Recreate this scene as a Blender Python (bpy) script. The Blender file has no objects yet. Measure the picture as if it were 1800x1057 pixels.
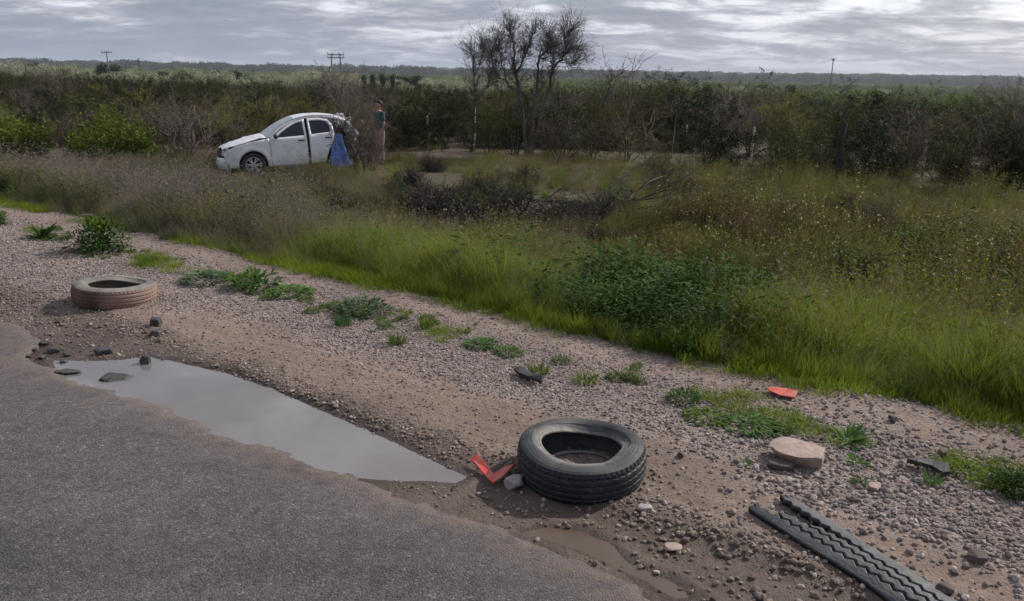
import bpy, bmesh, math, random
import numpy as np
from mathutils import Vector, Matrix, Euler
from mathutils.geometry import delaunay_2d_cdt

R = math.radians
rnd = random.Random(7)
rs = np.random.RandomState(11)
S = bpy.context.scene
COL = S.collection

# ------------------------------------------------------------------ camera, sky, sun, exposure
FPX, PCX, PCY, CAMH = 1430.0, 900.0, 528.5, 1.75
PITCH, ROLL = R(15.6), R(1.05)
vF = np.array([0, math.cos(PITCH), -math.sin(PITCH)])
vU0 = np.array([0, math.sin(PITCH), math.cos(PITCH)])
vR0 = np.array([1.0, 0, 0])
vR = vR0*math.cos(ROLL)+vU0*math.sin(ROLL)
vU = -vR0*math.sin(ROLL)+vU0*math.cos(ROLL)
cam = bpy.data.cameras.new('camera')
camo = bpy.data.objects.new('camera', cam)
COL.objects.link(camo)
camo.matrix_world = Matrix(((vR[0], vU[0], -vF[0], 0), (vR[1], vU[1], -vF[1], 0), (vR[2], vU[2], -vF[2], CAMH), (0, 0, 0, 1)))
cam.sensor_width = 36
cam.lens = FPX/1800*36
cam.clip_end = 20000
cam.clip_start = 0.05
S.camera = camo

SUN_EL, SUN_AZ = R(36), R(56)      # azimuth clockwise from +Y: right, a little behind the scene
world = bpy.data.worlds.new('World')
S.world = world
world.use_nodes = True
wt = world.node_tree
wt.nodes.clear()
def wn(t, **k):
    n = wt.nodes.new(t)
    for a, b in k.items(): setattr(n, a, b)
    return n
wo = wn('ShaderNodeOutputWorld'); bg = wn('ShaderNodeBackground')
bg.inputs[1].default_value = 0.1
wt.links.new(bg.outputs[0], wo.inputs[0])
sky = wn('ShaderNodeTexSky', sky_type='NISHITA', sun_disc=False, sun_elevation=SUN_EL, sun_rotation=SUN_AZ, air_density=1.2, dust_density=1.5)
tc = wn('ShaderNodeTexCoord'); sep = wn('ShaderNodeSeparateXYZ')
wt.links.new(tc.outputs['Generated'], sep.inputs[0])
def wm(op, a, b=None, c=None):
    n = wn('ShaderNodeMath', operation=op)
    for i, v in enumerate((a, b, c)):
        if v is None: continue
        if isinstance(v, (int, float)): n.inputs[i].default_value = v
        else: wt.links.new(v, n.inputs[i])
    return n.outputs[0]
zc = wm('ADD', wm('MAXIMUM', sep.outputs[2], 0.0), 0.16)
px_ = wm('DIVIDE', sep.outputs[0], zc); py_ = wm('DIVIDE', sep.outputs[1], zc)
cmb = wn('ShaderNodeCombineXYZ')
wt.links.new(px_, cmb.inputs[0]); wt.links.new(py_, cmb.inputs[1])
def wnoise(scale, detail, rough, dist, off=0.0, vec=None, sc=(1, 1, 1)):
    mp = wn('ShaderNodeMapping'); mp.inputs['Location'].default_value = (off, off*0.7, off*.3); mp.inputs['Scale'].default_value = sc
    wt.links.new(vec or cmb.outputs[0], mp.inputs[0])
    n = wn('ShaderNodeTexNoise'); n.inputs['Scale'].default_value = scale; n.inputs['Detail'].default_value = detail
    n.inputs['Roughness'].default_value = rough; n.inputs['Distortion'].default_value = dist
    wt.links.new(mp.outputs[0], n.inputs[0]); return n.outputs[0]
n1 = wnoise(2.6, 8, 0.58, 0.5, 3.1, sc=(.7, 1, 1))
n2 = wnoise(8.0, 6, 0.6, 0.6, 9.7, sc=(.8, 1, 1))
n3 = wnoise(0.9, 3, 0.5, 0.1, 21.3)
dt = wn('ShaderNodeVectorMath', operation='DOT_PRODUCT'); wt.links.new(tc.outputs['Generated'], dt.inputs[0])
dt.inputs[1].default_value = (math.sin(SUN_AZ)*math.cos(SUN_EL), math.cos(SUN_AZ)*math.cos(SUN_EL), math.sin(SUN_EL))
glow = wm('MULTIPLY', wm('POWER', wm('MAXIMUM', dt.outputs['Value'], 0.0), 3.0), 0.16)   # cloud is thinner and brighter towards the sun
cl = wm('ADD', wm('ADD', wm('ADD', wm('MULTIPLY', n1, 0.61), wm('MULTIPLY', n2, 0.22)), wm('MULTIPLY', n3, 0.46)), glow)
ramp = wn('ShaderNodeValToRGB')
er = ramp.color_ramp
er.elements[0].position = 0.54; er.elements[0].color = (2.2, 2.5, 3.25, 1)
er.elements[1].position = 0.86; er.elements[1].color = (9.0, 9.2, 9.9, 1)
e = er.elements.new(0.64); e.color = (2.75, 3.0, 3.75, 1)
e = er.elements.new(0.70); e.color = (4.1, 4.3, 5.1, 1)
e = er.elements.new(0.755); e.color = (6.6, 6.8, 7.5, 1)
wt.links.new(cl, ramp.inputs[0])
# towards the horizon the cloud sheet fades into even blue grey
hz_col = wn('ShaderNodeMixRGB'); hz_col.inputs[1].default_value = (2.7, 3.15, 4.3, 1)
hf = wn('ShaderNodeMapRange'); hf.inputs[1].default_value = 0.0; hf.inputs[2].default_value = 0.06
hf.inputs[3].default_value = 0.25; hf.inputs[4].default_value = 1.0
wt.links.new(sep.outputs[2], hf.inputs[0]); wt.links.new(hf.outputs[0], hz_col.inputs[0]); wt.links.new(ramp.outputs[0], hz_col.inputs[2])
mixs = wn('ShaderNodeMixRGB'); mixs.inputs[0].default_value = 0.9
wt.links.new(sky.outputs[0], mixs.inputs[1]); wt.links.new(hz_col.outputs[0], mixs.inputs[2])
wt.links.new(mixs.outputs[0], bg.inputs[0])

sl = bpy.data.lights.new('sun', 'SUN'); sl.energy = 3.5; sl.angle = R(0.9); sl.color = (1, 0.93, 0.84)
so = bpy.data.objects.new('sun', sl); COL.objects.link(so)
sd = Vector((math.sin(SUN_AZ)*math.cos(SUN_EL), math.cos(SUN_AZ)*math.cos(SUN_EL), math.sin(SUN_EL)))
so.rotation_euler = sd.to_track_quat('Z', 'Y').to_euler()
so.location = (20, 10, 30)
S.view_settings.view_transform = 'Standard'; S.view_settings.look = 'None'
S.view_settings.exposure = 0.32; S.view_settings.gamma = 1; S.view_settings.use_curve_mapping = False
S.cycles.max_bounces = 6; S.cycles.transparent_max_bounces = 8

# ------------------------------------------------------------------ helpers
def tag(o, label=None, cat=None, group=None, kind=None):
    if label: o['label'] = label
    if cat: o['category'] = cat
    if group: o['group'] = group
    if kind: o['kind'] = kind
    return o
def link(name, mesh, parent=None, mats=()):
    for m in mats: mesh.materials.append(m)
    o = bpy.data.objects.new(name, mesh); COL.objects.link(o)
    if parent: o.parent = parent
    return o
def empty(name, loc=(0, 0, 0), rz=0.0):
    o = bpy.data.objects.new(name, None); COL.objects.link(o)
    o.location = loc; o.rotation_euler = (0, 0, rz); o.empty_display_size = .1
    return o
def smooth(me):
    me.polygons.foreach_set('use_smooth', np.ones(len(me.polygons), dtype=bool)); me.update()
def npmesh(name, V, faces, mi=None, sm=False):
    """faces: list of arrays (n,3) / (n,4)"""
    me = bpy.data.meshes.new(name)
    V = np.asarray(V, dtype=np.float32)
    me.vertices.add(len(V)); me.vertices.foreach_set('co', V.ravel())
    fs = [np.asarray(f, dtype=np.int32) for f in faces if len(f)]
    loops = np.concatenate([f.ravel() for f in fs]) if fs else np.zeros(0, np.int32)
    tot = np.concatenate([np.full(len(f), f.shape[1], np.int32) for f in fs])
    st = np.concatenate([[0], np.cumsum(tot)[:-1]]).astype(np.int32)
    me.loops.add(len(loops)); me.loops.foreach_set('vertex_index', loops)
    me.polygons.add(len(tot)); me.polygons.foreach_set('loop_start', st); me.polygons.foreach_set('loop_total', tot)
    if mi is not None: me.polygons.foreach_set('material_index', np.asarray(mi, np.int32))
    me.update(calc_edges=True)
    if sm: smooth(me)
    return me
class Acc:
    def __init__(s): s.V = []; s.Q = []; s.T = []; s.qm = []; s.tm = []; s.n = 0
    def add(s, V, Q=None, T=None, m=0):
        V = np.asarray(V, float).reshape(-1, 3)
        if Q is not None and len(Q): Q = np.asarray(Q)+s.n; s.Q.append(Q); s.qm.append(np.full(len(Q), m))
        if T is not None and len(T): T = np.asarray(T)+s.n; s.T.append(T); s.tm.append(np.full(len(T), m))
        s.V.append(V); s.n += len(V)
    def mesh(s, name, sm=False):
        fs = []; mi = []
        if s.Q: fs.append(np.concatenate(s.Q)); mi.append(np.concatenate(s.qm))
        if s.T: fs.append(np.concatenate(s.T)); mi.append(np.concatenate(s.tm))
        return npmesh(name, np.concatenate(s.V), fs, np.concatenate(mi), sm)
def gridq(nu, nv, wrapu=False, wrapv=False):
    iu = np.arange(nu if wrapu else nu-1); iv = np.arange(nv if wrapv else nv-1)
    a, b = np.meshgrid(iu, iv, indexing='ij'); a2 = (a+1) % nu; b2 = (b+1) % nv
    return np.stack([a*nv+b, a2*nv+b, a2*nv+b2, a*nv+b2], -1).reshape(-1, 4)
def tube(acc, pts, rad, k=4, m=0):
    pts = np.asarray(pts, float); n = len(pts)
    rad = np.asarray(rad, float)*np.ones(n)
    d = np.gradient(pts, axis=0); d /= np.linalg.norm(d, axis=1)[:, None]+1e-9
    ref = np.where(np.abs(d[:, 2:3]) > .9, np.array([[1., 0, 0]]), np.array([[0, 0, 1.]]))
    a = np.cross(d, ref); a /= np.linalg.norm(a, axis=1)[:, None]+1e-9
    b = np.cross(d, a)
    th = np.arange(k)/k*2*np.pi
    V = pts[:, None]+rad[:, None, None]*(np.cos(th)[None, :, None]*a[:, None]+np.sin(th)[None, :, None]*b[:, None])
    acc.add(V.reshape(-1, 3), gridq(n, k, wrapv=True), m=m)
def hash2(i, j, s):
    h = (i.astype(np.int64)*374761393+j.astype(np.int64)*668265263+s*974711) & 0x7fffffff
    h = ((h ^ (h >> 13))*1274126177) & 0x7fffffff
    return ((h ^ (h >> 16)) & 0xffff)/65535.0
def vnoise(x, y, s=0):
    xi = np.floor(x); yi = np.floor(y); fx = x-xi; fy = y-yi
    fx = fx*fx*(3-2*fx); fy = fy*fy*(3-2*fy)
    a = hash2(xi, yi, s); b = hash2(xi+1, yi, s); c = hash2(xi, yi+1, s); d = hash2(xi+1, yi+1, s)
    return (a*(1-fx)+b*fx)*(1-fy)+(c*(1-fx)+d*fx)*fy
def fbm(x, y, f, oct=4, s=0, g=.5):
    t = 0; a = 1; n = 0
    for o in range(oct):
        t = t+a*vnoise(x*f+o*17.3, y*f-o*9.1, s+o); n += a; a *= g; f *= 2.03
    return t/n*2-1
def sst(a, b, x):
    t = np.clip((x-a)/(b-a), 0, 1); return t*t*(3-2*t)
def inpoly(x, y, P):
    r = np.zeros(np.shape(x), bool); n = len(P); j = n-1
    for i in range(n):
        xi, yi = P[i]; xj, yj = P[j]
        if yi != yj: r ^= ((yi > y) != (yj > y)) & (x < (xj-xi)*(y-yi)/(yj-yi)+xi)
        j = i
    return r
def polysdf(x, y, P):
    d = np.full(np.shape(x), 1e9); n = len(P)
    for i in range(n):
        ax, ay = P[i]; bx, by = P[(i+1) % n]
        ex, ey = bx-ax, by-ay
        t = np.clip(((x-ax)*ex+(y-ay)*ey)/(ex*ex+ey*ey+1e-12), 0, 1)
        d = np.minimum(d, np.hypot(x-ax-t*ex, y-ay-t*ey))
    return np.where(inpoly(x, y, P), -d, d)

# materials -----------------------------------------------------------
class NT:
    def __init__(s, name):
        s.m = bpy.data.materials.new(name); s.m.use_nodes = True; s.t = s.m.node_tree
        s.b = s.t.nodes['Principled BSDF']; s.out = s.t.nodes['Material Output']
        s.geo = s.t.nodes.new('ShaderNodeNewGeometry'); s.pos = s.geo.outputs['Position']
        tcn = s.t.nodes.new('ShaderNodeTexCoord'); s.obj = tcn.outputs['Object']
    def n(s, t, **k):
        n = s.t.nodes.new(t)
        for a, b in k.items(): setattr(n, a, b)
        return n
    def put(s, sock, v):
        if isinstance(v, (int, float)): sock.default_value = v
        elif isinstance(v, tuple): sock.default_value = v if len(v) == len(sock.default_value) else (*v, 1)
        else: s.t.links.new(v, sock)
    def math(s, op, a, b=0.0, clamp=False):
        n = s.n('ShaderNodeMath', operation=op, use_clamp=clamp); s.put(n.inputs[0], a); s.put(n.inputs[1], b); return n.outputs[0]
    def mix(s, f, a, b, mode='MIX'):
        n = s.n('ShaderNodeMixRGB', blend_type=mode); s.put(n.inputs[0], f); s.put(n.inputs[1], a); s.put(n.inputs[2], b); return n.outputs[0]
    def noise(s, scale, detail=4, rough=.55, vec=None, dist=0.0):
        n = s.n('ShaderNodeTexNoise'); n.inputs['Scale'].default_value = scale; n.inputs['Detail'].default_value = detail
        n.inputs['Roughness'].default_value = rough; n.inputs['Distortion'].default_value = dist
        s.t.links.new(vec or s.pos, n.inputs[0]); return n.outputs[0]
    def voro(s, scale, feature='F1', out=0, vec=None, rand=1.0):
        n = s.n('ShaderNodeTexVoronoi', feature=feature); n.inputs['Scale'].default_value = scale
        n.inputs['Randomness'].default_value = rand
        s.t.links.new(vec or s.pos, n.inputs[0]); return n.outputs[out]
    def ramp(s, f, stops):
        n = s.n('ShaderNodeValToRGB'); r = n.color_ramp
        while len(r.elements) < len(stops): r.elements.new(.5)
        for e, (p, c) in zip(r.elements, stops):
            e.position = p; e.color = (c, c, c, 1) if isinstance(c, (int, float)) else (*c, 1)
        s.put(n.inputs[0], f); return n.outputs[0]
    def attr(s, name):
        n = s.n('ShaderNodeAttribute', attribute_name=name); return n.outputs['Fac']
    def bump(s, h, strength=.5, dist=.01, normal=None):
        n = s.n('ShaderNodeBump'); n.inputs['Strength'].default_value = strength; n.inputs['Distance'].default_value = dist
        s.put(n.inputs['Height'], h)
        if normal: s.t.links.new(normal, n.inputs['Normal'])
        s.t.links.new(n.outputs[0], s.b.inputs['Normal']); return n.outputs[0]
    def set(s, **k):
        for a, v in k.items(): s.put(s.b.inputs[{'col': 'Base Color', 'rough': 'Roughness', 'metal': 'Metallic', 'spec': 'Specular IOR Level', 'coat': 'Coat Weight', 'ior': 'IOR', 'trans': 'Transmission Weight', 'alpha': 'Alpha'}[a]], v)
        return s.m
def plain(name, col, rough=.6, metal=0.0, var=.15, nscale=8.0, spec=.4, coat=0.0, dirt=None, dirtamt=.4, bump=0.0, bscale=60):
    t = NT(name)
    n = t.noise(nscale, 5, .6, vec=t.obj)
    f = t.ramp(n, [(.3, 1-var), (.7, 1+var)])
    c = t.mix(1.0, tuple(col), f, 'MULTIPLY')
    if dirt:
        d = t.ramp(t.noise(nscale*.6+1.7, 6, .65, vec=t.obj, dist=.5), [(.42, 0.0), (.62, dirtamt)])
        c = t.mix(d, c, tuple(dirt))
    if bump: t.bump(t.noise(bscale, 4, .6, vec=t.obj), .5, bump)
    return t.set(col=c, rough=rough, metal=metal, spec=spec, coat=coat)
def leafmat(name, c1, c2, trans=.3, rough=.55, tip=None, h=.4):
    t = NT(name)
    oi = t.n('ShaderNodeObjectInfo')
    isl = t.geo.outputs['Random Per Island']
    f = t.math('ADD', t.math('MULTIPLY', oi.outputs['Random'], .5), t.math('MULTIPLY', isl, .5))
    c = t.mix(f, tuple(c1), tuple(c2))
    big = t.ramp(t.noise(.9, 3, .6), [(.35, .72), (.65, 1.25)])
    c = t.mix(1.0, c, big, 'MULTIPLY')
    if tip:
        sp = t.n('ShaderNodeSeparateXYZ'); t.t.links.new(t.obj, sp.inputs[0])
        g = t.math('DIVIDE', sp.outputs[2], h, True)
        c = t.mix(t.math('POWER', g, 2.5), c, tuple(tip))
    t.set(col=c, rough=max(rough, .7), spec=.10)
    tr = t.n('ShaderNodeBsdfTranslucent'); t.put(tr.inputs[0], c)
    mx = t.n('ShaderNodeMixShader'); mx.inputs[0].default_value = trans
    t.t.links.new(t.b.outputs[0], mx.inputs[1]); t.t.links.new(tr.outputs[0], mx.inputs[2])
    t.t.links.new(mx.outputs[0], t.out.inputs[0])
    return t.m

# coordinates ---------------------------------------------------------
CU, SU = .815/math.hypot(.815, .58), .58/math.hypot(.815, .58)
def uv(x, y): return -CU*x+SU*y, SU*x+CU*y
def xy(u, v): return -CU*u+SU*v, SU*u+CU*v
def ray(px, py): return vF+(px-PCX)/FPX*vR-(py-PCY)/FPX*vU
def at0(px, py, z=0.0):
    d = ray(px, py); t = (z-CAMH)/d[2]; return d[0]*t, d[1]*t
def atY(px, py, Y):
    d = ray(px, py); t = Y/d[1]; return np.array([d[0]*t, Y, CAMH+d[2]*t])
def proj(x, y, z):
    X = np.stack(np.broadcast_arrays(x, y, np.asarray(z)-CAMH), -1); D = X@vF
    return PCX+FPX*(X@vR)/D, PCY-FPX*(X@vU)/D

# puddle outline on the ground plane
PUD = [(92, 633), (140, 634), (200, 633), (258, 626), (300, 634), (400, 655), (480, 683), (560, 718), (640, 752), (700, 779), (760, 808), (826, 838),
       (800, 850), (740, 846), (690, 846), (640, 842), (600, 838), (520, 822), (440, 800), (370, 772), (320, 750), (268, 726), (200, 706), (150, 695), (105, 668)]
PUDW = [at0(a, b, -.02) for a, b in PUD]
PUD2 = [(905, 935), (960, 920), (1030, 930), (1075, 950), (1110, 985), (1190, 1020), (1240, 1057), (1190, 1057), (1080, 1000), (990, 962)]
PUD2W = [at0(a, b, -.02) for a, b in PUD2]
EDGE = [(0, 558), (36, 570), (72, 592), (60, 606), (40, 620), (62, 634), (95, 643), (122, 660), (160, 675), (210, 685), (268, 704), (330, 730), (420, 764), (520, 796), (600, 822), (660, 846), (720, 868), (770, 888), (850, 915), (900, 932), (980, 962), (1070, 1005), (1200, 1057)]
_e = np.array([uv(*at0(a, b, 0)) for a, b in EDGE]); _e = _e[np.argsort(_e[:, 0])]
def vedge(u):
    u = np.asarray(u, float)
    v = np.interp(u, _e[:, 0], _e[:, 1])
    v = np.where(u < _e[0, 0], _e[0, 1], v); v = np.where(u > _e[-1, 0], _e[-1, 1]+.12*fbm(u, u*0, .8, 3, 5), v)
    return v+.030*fbm(u, u*0+3, 7, 4, 2)+.012*fbm(u, u*0+1, 40, 3, 8)-.035*(fbm(u, u*0+7, 5, 2, 12) > .32)

PV = [-40, 2.0, 2.42, 2.60, 2.80, 2.98, 3.5, 4.3, 4.85, 5.2, 6.0, 7.0, 8.0, 9.5, 11.2, 13, 16, 22, 40, 80, 150, 400, 1500, 2600, 4200, 9000]
PZ = [-.05, -.05, -.032, -.028, -.004, .0, .005, -.015, -.03, -.09, -.34, -.60, -.74, -.78, -.74, -.72, -.74, -.78, -1.05, -2.5, -5.0, -10, -14, -6, 2, -30]
def hz(x, y):
    x = np.asarray(x, float); y = np.asarray(y, float)
    u, v = uv(x, y)
    z = np.interp(v, PV, PZ)
    z = z+sst(5, 8, v)*(.09*fbm(x, y, .35, 3, 40)+.05*fbm(x, y, 1.3, 3, 41))*(1+sst(60, 300, v)*6)
    sh = sst(2.3, 2.9, v)*(1-sst(5.0, 6.0, v))
    z = z+sh*(.012*fbm(u*.5, v*2.2, 1.2, 4, 3)+.007*fbm(u*.6, v*2, 7, 3, 6))+.003*fbm(x, y, 28, 3, 9)*(v < 7)
    # gully with dark earth banks near the brush pile
    g = np.exp(-((u-3.2-.25*(v-8))**2/1.2+(v-9.3)**2/1.6)); z = z-.32*g
    # wheel rut behind the tyre and washed lip
    z = z-.022*np.exp(-((v-2.72-.02*np.sin(u*3))/.055)**2)*sst(1.9, .6, u)
    sd = polysdf(x, y, PUDW) if np.ndim(x) == 0 or x.size < 10 else None
    if sd is None:
        sd = np.full(x.shape, 9.0); m = (v > 1.8) & (v < 3.6) & (u > -1) & (u < 8)
        if m.any():
            sd[m] = np.minimum(polysdf(x[m], y[m], PUDW), polysdf(x[m], y[m], PUD2W)+.006)
    else: sd = np.minimum(sd, polysdf(x, y, PUD2W)+.006)
    nz = .012*fbm(x, y, 14, 3, 77)
    w = 1-sst(0.0, .10, sd+nz)
    lvl = -.020+np.clip((sd+nz)*.28, -.03, .02)
    z = z*(1-w)+lvl*w
    return z
def gp(px, py, it=14):
    z = 0.0
    for _ in range(it):
        x, y = at0(px, py, z); z = .5*z+.5*float(hz(x, y)); 
    x, y = at0(px, py, z)
    return np.array([x, y, float(hz(x, y))])

# ------------------------------------------------------------------ setting: road, shoulder, ground, water
def fill_attr(me, name, arr):
    a = me.attributes.new(name, 'FLOAT', 'POINT'); a.data.foreach_set('value', np.asarray(arr, np.float32).ravel())
def wetmask(x, y):
    u, v = uv(x, y)
    n = fbm(x, y, 3.2, 4, 60)
    w = (1-sst(2.72, 3.0, v+.14*n-.10*sst(4.2, 5.6, u)))*1.0
    w = w*(.75+.25*sst(-.2, .4, fbm(x, y, 7, 3, 62)))
    w = np.maximum(w, .0)
    w = w*(1-.55*sst(7, 9, u))
    m = (v > 2.0) & (v < 3.4) & (u > -.6) & (u < 7.6); sd = np.full(np.shape(x), 9.0)
    if np.ndim(x) and m.any(): sd[m] = np.minimum(polysdf(x[m], y[m], PUDW), polysdf(x[m], y[m], PUD2W)+.03)
    cx_, cy_ = at0(85, 612, 0)
    w = np.maximum(w, 1.3*np.exp(-(((x-cx_)**2+(y-cy_)**2)/.40**2)**1.5))
    return np.maximum(w, 1.25*(1-sst(.02, .13, sd+.06*n)))
def dirtmask(x, y):
    u, v = uv(x, y); n = fbm(x, y, 1.8, 4, 51)
    a = (1-sst(3.25, 3.62, v+.22*n+.06*(u-3)+.36*sst(1.6, .7, u)))*(1-sst(5.4, 6.6, u+.4*n))
    b = .55*sst(4.25, 4.4, v+.1*n)*(1-sst(4.75, 4.95, v+.1*n))
    return np.maximum(a, b)
def ground_piece(name, us, vs):
    Ug, Vg = np.meshgrid(us, vs, indexing='ij'); X, Y = xy(Ug, Vg)
    Z = hz(X, Y)
    V = np.stack([X, Y, Z], -1).reshape(-1, 3)
    me = npmesh(name, V, [gridq(len(us), len(vs))[:, ::-1]], sm=True)
    bare = np.zeros(X.shape)
    for bx_, by_, rx_, ry_ in ((-2.2, 26.2, 4.0, 1.0), (-9.0, 25.5, 2.2, .9), (11.5, 16.2, 2.0, .5), (-2.0, 8.9, .5, .35)):
        bare = np.maximum(bare, np.exp(-((X-bx_)/rx_)**2-((Y-by_+.3*(X-bx_))/ry_)**2))
    fill_attr(me, 'bare', sst(.25, .7, bare+.3*fbm(X, Y, .8, 3, 19)*(bare > .05)))
    fill_attr(me, 'wet', wetmask(X, Y)); fill_attr(me, 'dirt', dirtmask(X, Y))
    return me
def geo(a, b, n, s): # geometric steps starting with step s
    t = np.linspace(0, 1, n+1)[1:]; 
    k = 6.0 if abs(b-a) > 200 else 2.5
    return a+(b-a)*(np.exp(k*t)-1)/(math.exp(k)-1)
us = np.concatenate([geo(-.9, -6000, 70, 0)[::-1], np.arange(-.9, 8, .018), np.arange(8, 22, .07), geo(22, 6000, 70, 0)])
vsh = np.arange(2.0, 5.2001, .018)
vfar = np.concatenate([[vsh[-1]], np.arange(5.3, 13, .09), geo(13, 60, 60, 0), geo(60, 7000, 50, 0)])
usf = np.concatenate([geo(-.9, -6000, 70, 0)[::-1], np.arange(-.9, 22, .07), geo(22, 6000, 70, 0)])

t = NT('gravel_soil')
wet, dirt = t.attr('wet'), t.attr('dirt')
v1 = t.voro(62, out=1); hs = t.n('ShaderNodeSeparateColor'); t.t.links.new(v1, hs.inputs[0])
stone = t.ramp(hs.outputs[0], [(0, (.12, .097, .091)), (.5, (.275, .222, .208)), (1, (.44, .375, .355))])
soil = t.mix(t.noise(2.3, 6, .65), (.295, .218, .182), (.225, .16, .128))
gcol = t.mix(t.ramp(t.noise(9, 5, .7), [(.35, .25), (.65, .85)]), soil, stone)
dcol = t.mix(t.ramp(t.noise(26, 6, .75), [(.42, .0), (.7, .45)]), t.mix(t.noise(3.5, 6, .65), (.20, .140, .108), (.275, .20, .16)), stone)
c = t.mix(dirt, gcol, dcol)
c = t.mix(t.math('MULTIPLY', wet, .80, True), c, t.mix(t.noise(11, 5, .7), (.085, .056, .042), (.045, .032, .026)))
dk = t.ramp(t.noise(1.1, 5, .6), [(.35, .8), (.65, 1.12)])
c = t.mix(1.0, c, dk, 'MULTIPLY')
hgt = t.math('ADD', t.math('MULTIPLY', t.voro(62), t.math('SUBTRACT', t.math('MULTIPLY', dirt, 1.1), 1.25)), t.math('MULTIPLY', t.noise(160, 4, .7), .55))
hgt = t.math('ADD', hgt, t.math('MULTIPLY', t.noise(22, 5, .7), 1.8))
t.bump(hgt, 1.0, .013)
rough_w = t.math('SUBTRACT', .95, t.math('MULTIPLY', wet, .5))
MGR = t.set(col=c, rough=rough_w, spec=.3)
shoulder = link('gravel_shoulder', ground_piece('gravel_shoulder', us, vsh), mats=[MGR]); tag(shoulder, kind='structure')

t = NT('earth_ground')
c = t.mix(t.noise(.8, 6, .6), (.048, .040, .028), (.095, .072, .052))
c = t.mix(t.math('MULTIPLY', t.attr('bare'), t.ramp(t.noise(1.3, 5, .7), [(.3, .4), (.6, 1)])), c, (.30, .22, .175))
c = t.mix(t.ramp(t.noise(.006, 4, .6), [(.4, 0), (.6, .85)]), c, (.10, .12, .055))
t.bump(t.noise(14, 6, .7), .8, .04)
MEARTH = t.set(col=c, rough=.95, spec=.2)
ground = link('ground', ground_piece('ground', usf, vfar), mats=[MEARTH]); tag(ground, kind='structure')
vb = np.concatenate([geo(2.0, -300, 40, 0)[::-1], [2.0]])
sub = link('road_bed', ground_piece('road_bed', usf[::2], vb), mats=[MGR]); tag(sub, kind='structure')

# asphalt sheet with a ragged broken edge
t = NT('old_asphalt')
s1 = t.voro(120, out=1); sc_ = t.n('ShaderNodeSeparateColor'); t.t.links.new(s1, sc_.inputs[0])
agg = t.ramp(sc_.outputs[0], [(0, (.034, .031, .036)), (.42, (.084, .075, .084)), (.80, (.130, .117, .124)), (.96, (.17, .155, .158)), (1, (.32, .30, .29))])
agg2 = t.mix(.5, agg, t.ramp(t.noise(42, 6, .85), [(.34, (.038, .034, .039)), (.66, (.145, .132, .136))]))
c = t.mix(1.0, agg2, t.mix(1.0, t.ramp(t.noise(.9, 6, .7), [(.3, .72), (.7, 1.2)]), t.ramp(t.noise(14, 5, .8), [(.35, .78), (.65, 1.2)]), 'MULTIPLY'), 'MULTIPLY')
mp = t.n('ShaderNodeMapping'); mp.inputs['Rotation'].default_value = (0, 0, R(35.4)); mp.inputs['Scale'].default_value = (.25, 1.6, 1); t.t.links.new(t.pos, mp.inputs[0])
c = t.mix(1.0, c, t.ramp(t.noise(1.3, 5, .6, vec=mp.outputs[0]), [(.34, .74), (.66, 1.18)]), 'MULTIPLY')
c = t.mix(t.ramp(t.noise(.55, 7, .72), [(.54, 0), (.66, .38)]), c, (.045, .040, .050))
ed = t.attr('edge')
c = t.mix(t.math('MULTIPLY', ed, t.ramp(t.noise(9, 6, .7), [(.35, .1), (.6, .8)])), c, (.155, .12, .10))
t.bump(t.math('ADD', t.math('MULTIPLY', t.voro(120), -1.0), t.noise(70, 4, .7)), .65, .007)
MASPH = t.set(col=c, rough=.88, spec=.3)
ua = np.concatenate([geo(-1.2, -400, 40, 0)[::-1], np.arange(-1.2, 9, .012), np.arange(9, 25, .1), geo(25, 400, 50, 0)])
ta = np.concatenate([[0, .3, .55, .75, .88], 1-np.array([.35, .2, .12, .07, .045, .03, .018, .008, 0])/6.0])
ta = np.unique(np.clip(ta, 0, 1))
Ug, Tg = np.meshgrid(ua, ta, indexing='ij')
Ve = vedge(Ug); Vg = -5+(Ve+5)*Tg
X, Y = xy(Ug, Vg)
de = Ve-Vg
Z = 0.002*fbm(X, Y, 6, 3, 31)+.002*fbm(X, Y, 1.3, 2, 32)-.012*sst(.06, 0, de)-.006*sst(.5, 0, de)
A = np.stack([X, Y, Z], -1)
sk = A[:, -1:].copy(); sk[..., 2] = -.08; A = np.concatenate([A, sk], 1)
me = npmesh('road', A.reshape(-1, 3), [gridq(len(ua), A.shape[1])[:, ::-1]], sm=True)
fill_attr(me, 'edge', np.concatenate([sst(.38, .02, de+.1*fbm(X, Y, 2.5, 4, 33)), np.ones((len(ua), 1))], 1))
road = link('road', me, mats=[MASPH]); tag(road, kind='structure')

# puddles
def sheet(name, P, z, mat, grow=.12):
    c = np.mean(P, 0); V = []
    for a in P:
        d = np.array(a)-c; l = np.linalg.norm(d); V.append((*(np.array(a)+d/l*grow), z))
    bm = bmesh.new(); vs = [bm.verts.new(v) for v in V]; f = bm.faces.new(vs); bmesh.ops.triangulate(bm, faces=[f])
    for ff in bm.faces:
        if ff.normal.z < 0: ff.normal_flip()
    me = bpy.data.meshes.new(name); bm.to_mesh(me); bm.free()
    return tag(link(name, me, mats=[mat]), kind='structure')
t = NT('muddy_water')
c = t.mix(t.noise(1.6, 3, .5), (.135, .124, .124), (.175, .160, .157))
t.bump(t.noise(5, 3, .5), .12, .004)
MW = t.set(col=c, rough=.02, spec=.9, ior=1.36)
t = NT('brown_water')
t.bump(t.noise(9, 2, .5), .06, .004)
MW2 = t.set(col=t.mix(t.noise(5, 4, .6), (.085, .060, .046), (.12, .088, .068)), rough=.16, spec=.4, ior=1.33)
sheet('puddle', PUDW, -.0215, MW, .06)
sheet('small_puddle', PUD2W, -.0235, MW2, .03)

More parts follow.
